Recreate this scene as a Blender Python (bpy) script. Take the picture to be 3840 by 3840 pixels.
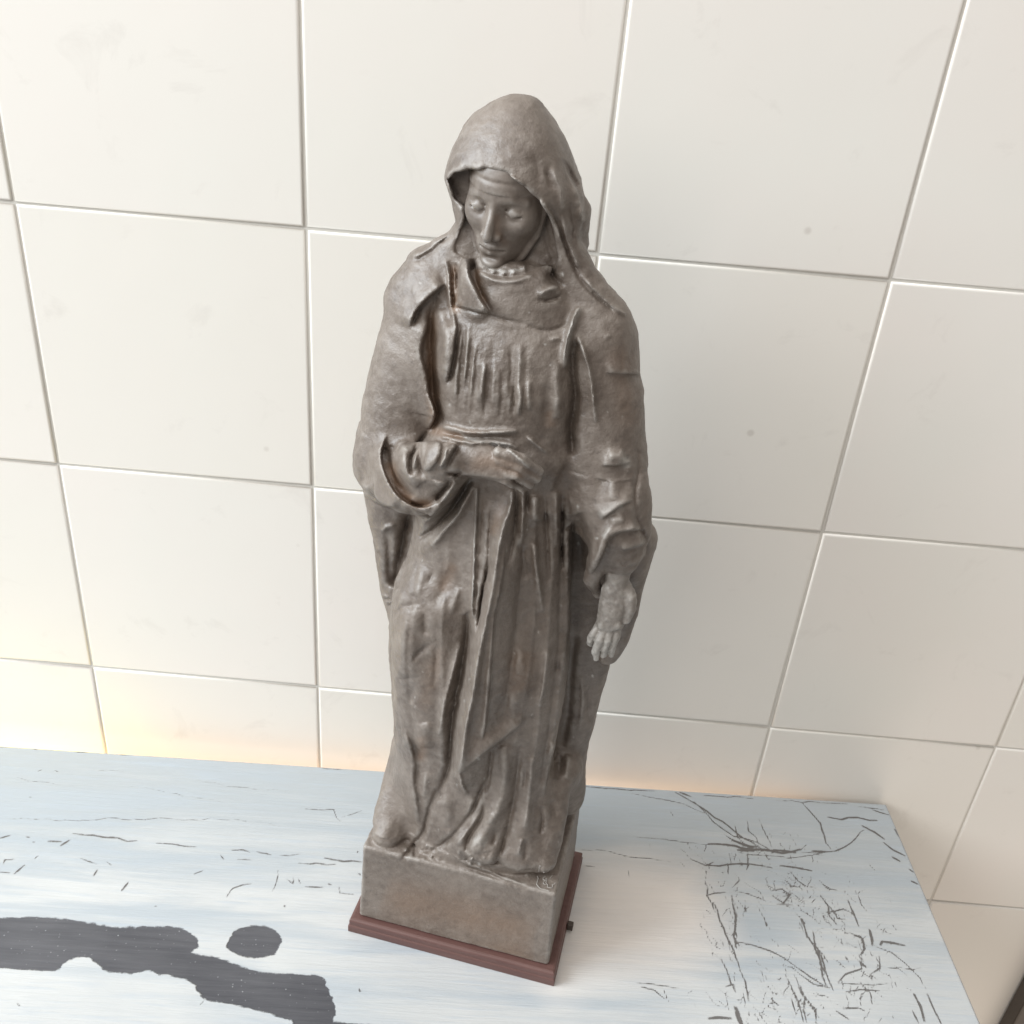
import bpy, math, random
import numpy as np
from mathutils import Matrix, Vector

random.seed(7)
RNG = np.random.default_rng(11)
scene = bpy.context.scene
for o in list(bpy.data.objects):
    bpy.data.objects.remove(o, do_unlink=True)
COL = scene.collection
R = math.radians

# ------------------------------------------------------------------ camera
F_PX = 3659.8 / 3840.0                      # focal length in image widths
CAM = np.array([0.357633, -0.668377, 0.639364])
PITCH, YAW, ROLL = 1.06119245, 0.00087639, 0.0881328
cam_data = bpy.data.cameras.new("camera")
cam = bpy.data.objects.new("camera", cam_data)
COL.objects.link(cam)
cam_data.sensor_width = 36.0
cam_data.lens = F_PX * 36.0
cam_data.clip_start = 0.01
cam_data.clip_end = 100.0
CAMROT = Matrix.Rotation(YAW, 3, 'Z') @ Matrix.Rotation(PITCH, 3, 'X') @ Matrix.Rotation(ROLL, 3, 'Z')
cam.matrix_world = Matrix.Translation(Vector(CAM)) @ CAMROT.to_4x4()
scene.camera = cam
CR = np.array(CAMROT)

# ------------------------------------------------------------------ light
world = bpy.data.worlds.new("World")
scene.world = world
world.use_nodes = True
bg = world.node_tree.nodes["Background"]
bg.inputs["Color"].default_value = (1.0, 0.955, 0.90, 1)
bg.inputs["Strength"].default_value = 0.28


def area_light(name, loc, target, sx, sy, power, color):
    d = bpy.data.lights.new(name, 'AREA')
    d.shape = 'RECTANGLE'
    d.size, d.size_y = sx, sy
    d.energy = power
    d.color = color
    o = bpy.data.objects.new(name, d)
    COL.objects.link(o)
    o.location = loc
    v = Vector(target) - Vector(loc)
    o.rotation_euler = v.to_track_quat('-Z', 'Y').to_euler()
    return o


area_light("window_light", (-2.1, -0.88, 1.75), (0.30, -0.10, 0.30), 1.7, 1.7, 128.0, (0.87, 0.945, 1.0))
area_light("front_left_fill_light", (-1.3, -2.5, 1.5), (0.35, -0.10, 0.25), 1.8, 1.5, 26.0, (1.0, 0.94, 0.88))  # unseen fill lamp, added to brighten wall and figure from front left
area_light("overhead_fill_light", (0.15, -0.9, 2.3), (0.25, -0.6, 0.0), 2.2, 2.0, 26.0, (1.0, 0.95, 0.90))  # unseen fill lamp, added overhead to lift the shade on the table
area_light("floor_bounce_light", (1.0, -0.45, -0.70), (0.85, 0.0, -0.15), 0.7, 0.7, 2.4, (1.0, 0.84, 0.68))
area_light("gap_light", (0.24, -0.012, -0.05), (0.24, 0.0, 0.2), 0.84, 0.008, 0.22, (1.0, 0.62, 0.36))
area_light("sunlit_gap_light", (-0.14, -0.022, -0.07), (-0.14, 0.0, 0.2), 0.26, 0.016, 0.34, (1.0, 0.80, 0.14))

vs = scene.view_settings
vs.view_transform = 'Standard'
vs.look = 'None'
vs.exposure = 0.0
vs.gamma = 1.0
vs.use_curve_mapping = False
scene.render.engine = 'CYCLES'
scene.cycles.use_denoising = True
scene.cycles.max_bounces = 8

# ------------------------------------------------------------------ pixel helpers (1932-px frame of the photograph)
K = 3840.0 / 1932.0
ZOOM = {  # origin x, origin y, scale of each detail view in the 1932-px frame
    'P': (0, 0, 1.0),
    'A': (674.2, 442.8, .15625), 'B': (674.2, 744.6, .15625), 'C': (955.9, 493.1, .15625),
    'D': (955.9, 794.9, .15625), 'E': (674.2, 1046.5, .15625), 'F': (955.9, 1197.4, .15625),
    'G': (674.2, 1348.4, .15625), 'H': (855.3, 1398.7, .15625), 'FA': (825.1, 301.9, .125),
    'HA': (1081.7, 1006.2, .1432), 'HD': (754.7, 150.9, .23438),
    'T1': (0, 1308.1, .36458), 'T2': (1056.5, 1408.7, .45312)}


def zp(z, pts):
    ox, oy, s = ZOOM[z]
    return np.array([(ox + x * s, oy + y * s) for x, y in pts], float)


def pix_ray(px, py):
    v = np.stack([(np.asarray(px) * K / 3840 - .5) / F_PX, (.5 - np.asarray(py) * K / 3840) / F_PX, -np.ones_like(np.asarray(px, float))], -1)
    return v @ CR.T


def on_table(pts, z=0.0):
    d = pix_ray(pts[:, 0], pts[:, 1])
    t = (z - CAM[2]) / d[:, 2]
    return CAM + d * t[:, None]


def project(P):  # world points -> 1932-frame pixels
    v = (P - CAM) @ CR
    return (.5 + F_PX * v[:, 0] / -v[:, 2]) * 1932, (.5 - F_PX * v[:, 1] / -v[:, 2]) * 1932


# statue frame
ST_O = np.array([0.351243, -0.145730, 0.0])
ST_YAW = R(-11.164)
c_, s_ = math.cos(ST_YAW), math.sin(ST_YAW)
ST_R = np.array([[c_, -s_, 0], [s_, c_, 0], [0, 0, 1.0]])
CAM_L = (CAM - ST_O) @ ST_R * 1000.0        # camera in statue millimetres


def L(px, py, yd):  # pixel -> statue-frame point (mm) on the plane y = yd
    d = pix_ray(np.array([px]), np.array([py]))[0] @ ST_R
    t = (yd - CAM_L[1]) / d[1]
    return CAM_L + d * t


# ------------------------------------------------------------------ materials
def new_mat(name):
    m = bpy.data.materials.new(name)
    m.use_nodes = True
    nt = m.node_tree
    return m, nt, nt.nodes["Principled BSDF"]


def N(nt, typ, **kw):
    n = nt.nodes.new(typ)
    for k_, v in kw.items():
        if k_ == 'inp':
            for a, b in v.items():
                n.inputs[a].default_value = b
        else:
            setattr(n, k_, v)
    return n


def noise(nt, scale, detail=4, rough=.55, vec=None, dist=0.0):
    n = N(nt, 'ShaderNodeTexNoise', inp={'Scale': scale, 'Detail': detail, 'Roughness': rough, 'Distortion': dist})
    if vec is not None:
        nt.links.new(vec, n.inputs['Vector'])
    return n


def ramp(nt, src, stops):
    n = nt.nodes.new('ShaderNodeValToRGB')
    e = n.color_ramp.elements
    while len(e) < len(stops):
        e.new(0.5)
    for i, (p, c) in enumerate(stops):
        e[i].position = p
        e[i].color = (c, c, c, 1) if isinstance(c, (int, float)) else (*c, 1)
    nt.links.new(src, n.inputs[0])
    return n


def mix(nt, fac, a, b, blend='MIX'):
    n = N(nt, 'ShaderNodeMix', data_type='RGBA', blend_type=blend)
    for sock, v in ((n.inputs['Factor'], fac), (n.inputs['A'], a), (n.inputs['B'], b)):
        if isinstance(v, (int, float)):
            sock.default_value = v
        elif isinstance(v, tuple):
            sock.default_value = (*v, 1)
        else:
            nt.links.new(v, sock)
    return n.outputs['Result']


def math_n(nt, op, a, b=0.0, clamp=False):
    n = N(nt, 'ShaderNodeMath', operation=op, use_clamp=clamp)
    for i, v in ((0, a), (1, b)):
        if isinstance(v, (int, float)):
            n.inputs[i].default_value = v
        else:
            nt.links.new(v, n.inputs[i])
    return n.outputs[0]


def bump(nt, bsdf, h, strength, dist):
    b = N(nt, 'ShaderNodeBump', inp={'Strength': strength, 'Distance': dist})
    nt.links.new(h, b.inputs['Height'])
    nt.links.new(b.outputs[0], bsdf.inputs['Normal'])


def mat_tile():
    m, nt, b = new_mat("glazed_tile")
    tc = N(nt, 'ShaderNodeTexCoord').outputs['Object']
    info = N(nt, 'ShaderNodeObjectInfo').outputs['Random']
    geo = N(nt, 'ShaderNodeNewGeometry').outputs['Position']
    n1 = noise(nt, 5, 3, .5, geo)
    c = mix(nt, ramp(nt, n1.outputs[0], [(.35, 0), (.7, 1)]).outputs[0], (.81, .765, .72), (.78, .762, .715))
    c = mix(nt, math_n(nt, 'MULTIPLY', info, .7), c, (.775, .748, .690))
    # faint scuffs and specks
    n2 = noise(nt, 22, 5, .65, geo, .6)
    c = mix(nt, ramp(nt, n2.outputs[0], [(.60, 0), (.76, .22)]).outputs[0], c, (.5, .46, .42))
    v = N(nt, 'ShaderNodeTexVoronoi', inp={'Scale': 13.0})
    nt.links.new(geo, v.inputs['Vector'])
    c = mix(nt, ramp(nt, v.outputs['Distance'], [(.022, .35), (.045, 0)]).outputs[0], c, (.42, .37, .32))
    nt.links.new(c, b.inputs['Base Color'])
    b.inputs['Roughness'].default_value = .48
    b.inputs['Specular IOR Level'].default_value = .25
    n3 = noise(nt, 9, 2, .5, geo)
    bump(nt, b, n3.outputs[0], .12, .004)
    return m


def mat_grout():
    m, nt, b = new_mat("grout")
    geo = N(nt, 'ShaderNodeNewGeometry').outputs['Position']
    n1 = noise(nt, 60, 4, .6, geo)
    c = mix(nt, n1.outputs[0], (.58, .56, .52), (.70, .68, .63))
    nt.links.new(c, b.inputs['Base Color'])
    b.inputs['Roughness'].default_value = .9
    return m


def mat_bronze(name="dull_bronze_patina", relief=.62):
    m, nt, b = new_mat(name)
    tc = N(nt, 'ShaderNodeTexCoord').outputs['Object']
    n1 = noise(nt, 26, 5, .6, tc, .4)
    n2 = noise(nt, 140, 5, .65, tc)
    n3 = noise(nt, 520, 4, .65, tc)
    c = mix(nt, ramp(nt, n1.outputs[0], [(.32, 0), (.68, 1)]).outputs[0], (.108, .083, .066), (.182, .149, .124))
    c = mix(nt, ramp(nt, n2.outputs[0], [(.45, 0), (.75, .55)]).outputs[0], c, (.255, .220, .190))
    c = mix(nt, ramp(nt, n2.outputs[0], [(.28, .5), (.42, 0)]).outputs[0], c, (.060, .045, .036))
    st = N(nt, 'ShaderNodeAttribute', attribute_name='stain').outputs['Fac']
    stn = math_n(nt, 'MULTIPLY', st, math_n(nt, 'ADD', n1.outputs[0], .35), True)
    c = mix(nt, stn, c, (.185, .108, .062))
    wo = N(nt, 'ShaderNodeAttribute', attribute_name='worn').outputs['Fac']
    won = math_n(nt, 'MULTIPLY', wo, ramp(nt, n2.outputs[0], [(.34, .15), (.66, .70)]).outputs[0], True)
    c = mix(nt, won, c, (.345, .318, .290))
    pa = N(nt, 'ShaderNodeAttribute', attribute_name='pale').outputs['Fac']
    pan = math_n(nt, 'MULTIPLY', pa, ramp(nt, n3.outputs[0], [(.25, .45), (.62, 1)]).outputs[0], True)
    c = mix(nt, pan, c, (.56, .548, .515))
    nt.links.new(c, b.inputs['Base Color'])
    b.inputs['Metallic'].default_value = 0.0
    r = ramp(nt, n1.outputs[0], [(.3, .42), (.7, .55)])
    nt.links.new(r.outputs[0], b.inputs['Roughness'])
    b.inputs['Specular IOR Level'].default_value = .85
    h = math_n(nt, 'ADD', math_n(nt, 'MULTIPLY', n2.outputs[0], 1.0), math_n(nt, 'MULTIPLY', n3.outputs[0], .45))
    bump(nt, b, h, relief, .0012)
    return m


def mat_board():
    m, nt, b = new_mat("reddish_varnished_wood")
    tc = N(nt, 'ShaderNodeTexCoord').outputs['Object']
    mp = N(nt, 'ShaderNodeMapping', inp={'Scale': (9, 90, 90)})
    nt.links.new(tc, mp.inputs[0])
    n1 = noise(nt, 3, 5, .6, mp.outputs[0], .5)
    c = mix(nt, n1.outputs[0], (.085, .038, .032), (.150, .078, .068))
    nt.links.new(c, b.inputs['Base Color'])
    b.inputs['Roughness'].default_value = .42
    bump(nt, b, n1.outputs[0], .2, .0008)
    return m


def mat_table():
    m, nt, b = new_mat("worn_white_paint")
    geo = N(nt, 'ShaderNodeTexCoord').outputs['Object']
    mp = N(nt, 'ShaderNodeMapping', inp={'Scale': (1.5, 15, 1), 'Rotation': (0, 0, .06)})
    nt.links.new(geo, mp.inputs[0])
    s1 = noise(nt, 2.6, 5, .55, mp.outputs[0], .5)         # broad brush strokes along the board
    mp2 = N(nt, 'ShaderNodeMapping', inp={'Scale': (7, 110, 1), 'Rotation': (0, 0, .03)})
    nt.links.new(geo, mp2.inputs[0])
    s2 = noise(nt, 2.5, 4, .6, mp2.outputs[0], .2)
    n1 = noise(nt, 7, 4, .55, geo)
    yy = N(nt, 'ShaderNodeSeparateXYZ')
    nt.links.new(geo, yy.inputs[0])
    back = ramp(nt, math_n(nt, 'ADD', math_n(nt, 'MULTIPLY', yy.outputs['Y'], 3.0), math_n(nt, 'ADD', 1.0, math_n(nt, 'MULTIPLY', math_n(nt, 'SUBTRACT', s1.outputs[0], .5), 1.1))), [(.50, 0), (.82, 1)])
    c = mix(nt, ramp(nt, n1.outputs[0], [(.35, 0), (.68, 1)]).outputs[0], (.475, .490, .494), (.545, .552, .546))
    c = mix(nt, math_n(nt, 'MULTIPLY', back.outputs[0], .85), c, (.370, .402, .422))      # bluer coat along the wall side
    c = mix(nt, ramp(nt, s1.outputs[0], [(.49, 0), (.62, .75)]).outputs[0], c, (.385, .425, .458))
    c = mix(nt, ramp(nt, s2.outputs[0], [(.52, 0), (.70, .5)]).outputs[0], c, (.40, .45, .50))
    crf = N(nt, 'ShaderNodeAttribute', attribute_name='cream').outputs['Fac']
    c = mix(nt, math_n(nt, 'MULTIPLY', crf, .7), c, (.76, .695, .64))  # cream paint, lightened to offset the statue's shadow falling here
    nb = noise(nt, 240, 4, .65, geo)
    nb2 = noise(nt, 900, 3, .6, geo)
    jag = math_n(nt, 'ADD', math_n(nt, 'MULTIPLY', nb.outputs[0], 1.0), math_n(nt, 'MULTIPLY', nb2.outputs[0], .5))
    # cracks: attribute 'crack' is 1 on a crack line and falls off with distance
    cr = N(nt, 'ShaderNodeAttribute', attribute_name='crack').outputs['Fac']
    crm = ramp(nt, math_n(nt, 'MULTIPLY', cr, math_n(nt, 'ADD', jag, .32)), [(.46, 0), (.74, .9)]).outputs[0]
    smu = ramp(nt, math_n(nt, 'MULTIPLY', cr, nb.outputs[0]), [(.10, 0), (.36, .4)]).outputs[0]
    c = mix(nt, smu, c, (.36, .365, .37))
    c = mix(nt, crm, c, (.105, .095, .088))
    # bare dark board where the paint is missing
    dk = N(nt, 'ShaderNodeAttribute', attribute_name='bare').outputs['Fac']
    dkm = ramp(nt, math_n(nt, 'ADD', math_n(nt, 'ADD', dk, math_n(nt, 'MULTIPLY', math_n(nt, 'SUBTRACT', s2.outputs[0], .5), .5)), math_n(nt, 'MULTIPLY', math_n(nt, 'SUBTRACT', jag, .75), .3)), [(.44, 0), (.55, 1)]).outputs[0]
    sp = N(nt, 'ShaderNodeTexVoronoi', inp={'Scale': 300.0})
    nt.links.new(geo, sp.inputs['Vector'])
    spm = math_n(nt, 'MULTIPLY', ramp(nt, sp.outputs['Distance'], [(.08, 1), (.2, 0)]).outputs[0], ramp(nt, nb.outputs[0], [(.50, 0), (.66, .7)]).outputs[0])
    dark = mix(nt, spm, mix(nt, ramp(nt, math_n(nt, 'ADD', math_n(nt, 'MULTIPLY', s2.outputs[0], .35), math_n(nt, 'MULTIPLY', n1.outputs[0], .65)), [(.32, 0), (.68, 1)]).outputs[0], (.040, .041, .049), (.112, .112, .122)), (.55, .56, .57))
    c = mix(nt, dkm, c, dark)
    nt.links.new(c, b.inputs['Base Color'])
    b.inputs['Roughness'].default_value = .46
    b.inputs['Specular IOR Level'].default_value = .4
    hh = math_n(nt, 'SUBTRACT', math_n(nt, 'ADD', math_n(nt, 'MULTIPLY', s1.outputs[0], .5), math_n(nt, 'MULTIPLY', s2.outputs[0], .5)), math_n(nt, 'ADD', math_n(nt, 'MULTIPLY', dkm, .8), math_n(nt, 'MULTIPLY', crm, .5)))
    bump(nt, b, hh, .8, .0014)
    return m


def mat_plain(name, col, rough=.6):
    m, nt, b = new_mat(name)
    tc = N(nt, 'ShaderNodeTexCoord').outputs['Object']
    n1 = noise(nt, 18, 4, .6, tc)
    c = mix(nt, n1.outputs[0], tuple(x * .8 for x in col), tuple(min(1, x * 1.15) for x in col))
    nt.links.new(c, b.inputs['Base Color'])
    b.inputs['Roughness'].default_value = rough
    return m


M_TILE, M_GROUT, M_BRONZE, M_BOARD, M_TABLE = mat_tile(), mat_grout(), mat_bronze(), mat_board(), mat_table()
M_FACE = mat_bronze("dull_bronze_smooth", .18)
M_DARKWOOD = mat_plain("dark_brown_wood", (.06, .045, .035), .5)
M_LEG = mat_plain("white_painted_leg", (.6, .62, .63), .5)


# ------------------------------------------------------------------ mesh helpers
def mesh_obj(name, V, Fc, mat, parent=None, smooth=True):
    me = bpy.data.meshes.new(name)
    V = np.asarray(V, np.float32)
    Fc = np.asarray(Fc, np.int32)
    k = Fc.shape[1]
    me.vertices.add(len(V))
    me.vertices.foreach_set('co', V.ravel())
    me.loops.add(Fc.size)
    me.loops.foreach_set('vertex_index', Fc.ravel())
    me.polygons.add(len(Fc))
    me.polygons.foreach_set('loop_start', np.arange(0, Fc.size, k, dtype=np.int32))
    me.update(calc_edges=True)
    me.polygons.foreach_set('use_smooth', np.full(len(Fc), smooth, bool))
    me.materials.append(mat)
    o = bpy.data.objects.new(name, me)
    COL.objects.link(o)
    if parent is not None:
        o.parent = parent
    return o


def box_mesh(x0, x1, y0, y1, z0, z1):
    V = [(x, y, z) for z in (z0, z1) for y in (y0, y1) for x in (x0, x1)]
    Fc = [(0, 2, 3, 1), (4, 5, 7, 6), (0, 1, 5, 4), (2, 6, 7, 3), (0, 4, 6, 2), (1, 3, 7, 5)]
    return V, Fc


def bevel(o, w, seg=2):
    md = o.modifiers.new("bevel", 'BEVEL')
    md.width = w
    md.segments = seg
    md.limit_method = 'ANGLE'
    return o


def tag(o, label=None, cat=None, group=None, kind=None):
    if label: o["label"] = label
    if cat: o["category"] = cat
    if group: o["group"] = group
    if kind: o["kind"] = kind
    return o


# ------------------------------------------------------------------ wall of tiles
TS = 0.2
Z_H0 = 0.472                                 # height of one horizontal joint above the table top
ZB = -0.72                                   # floor level
nx0, nx1, nz0, nz1 = -5, 9, -4, 5
V, Fc = box_mesh(nx0 * TS, nx1 * TS, 0.0016, 0.12, ZB, Z_H0 + TS * nz1)
wall = tag(mesh_obj("wall", V, Fc, M_GROUT, smooth=False), kind='structure')


def tile_mesh():
    g, t = 0.0011, 0.0
    h = TS / 2 - g
    prof = [(0.0, 0.006), (0.0, 0.0010), (0.0004, 0.0004), (0.0010, 0.00010), (0.0018, 0.0), ]
    V, Fc = [], []
    for off, y in prof:
        a = h - off
        V += [(-a, y, -a), (a, y, -a), (a, y, a), (-a, y, a)]
    for r_ in range(len(prof) - 1):
        for i in range(4):
            j = (i + 1) % 4
            Fc.append((r_ * 4 + i, r_ * 4 + j, r_ * 4 + 4 + j, r_ * 4 + 4 + i))
    n = (len(prof) - 1) * 4
    Fc.append((n, n + 1, n + 2, n + 3))
    return V, Fc


V, Fc = tile_mesh()
t0 = mesh_obj("tile", V, Fc, M_TILE, wall)
for p in t0.data.polygons:
    p.use_smooth = True
t0.data.polygons[len(t0.data.polygons) - 1].use_smooth = False
first = True
for i in range(nx0, nx1):
    for j in range(nz0, nz1):
        z = Z_H0 + TS * (j + .5)
        if z - TS / 2 < ZB:
            continue
        o = t0 if first else t0.copy()
        if not first:
            COL.objects.link(o)
            o.parent = wall
        first = False
        o.location = (TS * (i + .5) + random.uniform(-.00025, .00025), random.uniform(-.0003, .0003), z + random.uniform(-.00025, .00025))
        o.rotation_euler = (random.uniform(-.0022, .0022), random.uniform(-.0008, .0008), random.uniform(-.0022, .0022))

# ------------------------------------------------------------------ table
TB_ANG = R(1.81)
corner = on_table(np.array([[1670.0, 1519.0]]))[0]          # back right corner of the table top
table = bpy.data.objects.new("painted_table", None)
COL.objects.link(table)
table.location = corner
table.rotation_euler = (0, 0, TB_ANG)
tag(table, "white painted wooden table with worn paint and dark bare patches under the statue", "table")
ct, st_ = math.cos(TB_ANG), math.sin(TB_ANG)
TBR = np.array([[ct, -st_, 0], [st_, ct, 0], [0, 0, 1.0]])
TW, TD = 1.15, 0.46


def poly_dist(px, py, pts):
    """distance (and signed side) from points to a polyline; also arc fraction"""
    best = np.full(px.shape, 1e9, np.float32)
    side = np.zeros(px.shape, np.float32)
    frac = np.zeros(px.shape, np.float32)
    seg = np.diff(pts, axis=0)
    ln = np.hypot(seg[:, 0], seg[:, 1])
    cum = np.r_[0, np.cumsum(ln)]
    for i in range(len(seg)):
        if ln[i] < 1e-9:
            continue
        dx, dy = seg[i] / ln[i]
        rx, ry = px - pts[i, 0], py - pts[i, 1]
        t = np.clip(rx * dx + ry * dy, 0, ln[i])
        d = np.hypot(rx - t * dx, ry - t * dy)
        m = d < best
        best = np.where(m, d, best)
        side = np.where(m, dx * ry - dy * rx, side)
        frac = np.where(m, (cum[i] + t) / cum[-1], frac)
    return best, side, frac


def inside_poly(px, py, pts):
    ins = np.zeros(px.shape, bool)
    n = len(pts)
    j = n - 1
    for i in range(n):
        xi, yi = pts[i]
        xj, yj = pts[j]
        c = ((yi > py) != (yj > py)) & (px < (xj - xi) * (py - yi) / (yj - yi + 1e-12) + xi)
        ins ^= c
        j = i
    return ins


def smooth_pts(p, n=3):
    p = np.asarray(p, float)
    for _ in range(n if len(p) > 2 else 0):
        q = [p[0]]
        for a, b in zip(p[:-1], p[1:]):
            q += [.75 * a + .25 * b, .25 * a + .75 * b]
        q.append(p[-1])
        p = np.array(q)
        if len(p) > 60:
            break
    return p


def wiggle(pts, amp, step):
    """resample a polyline and shake it a little"""
    out = [pts[0]]
    for a, b in zip(pts[:-1], pts[1:]):
        n = max(1, int(np.hypot(*(b - a)) / step))
        for q in range(1, n + 1):
            p = a + (b - a) * q / n
            if q < n or True:
                p = p + RNG.normal(0, amp, 2)
            out.append(p)
    return np.array(out)


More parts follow.
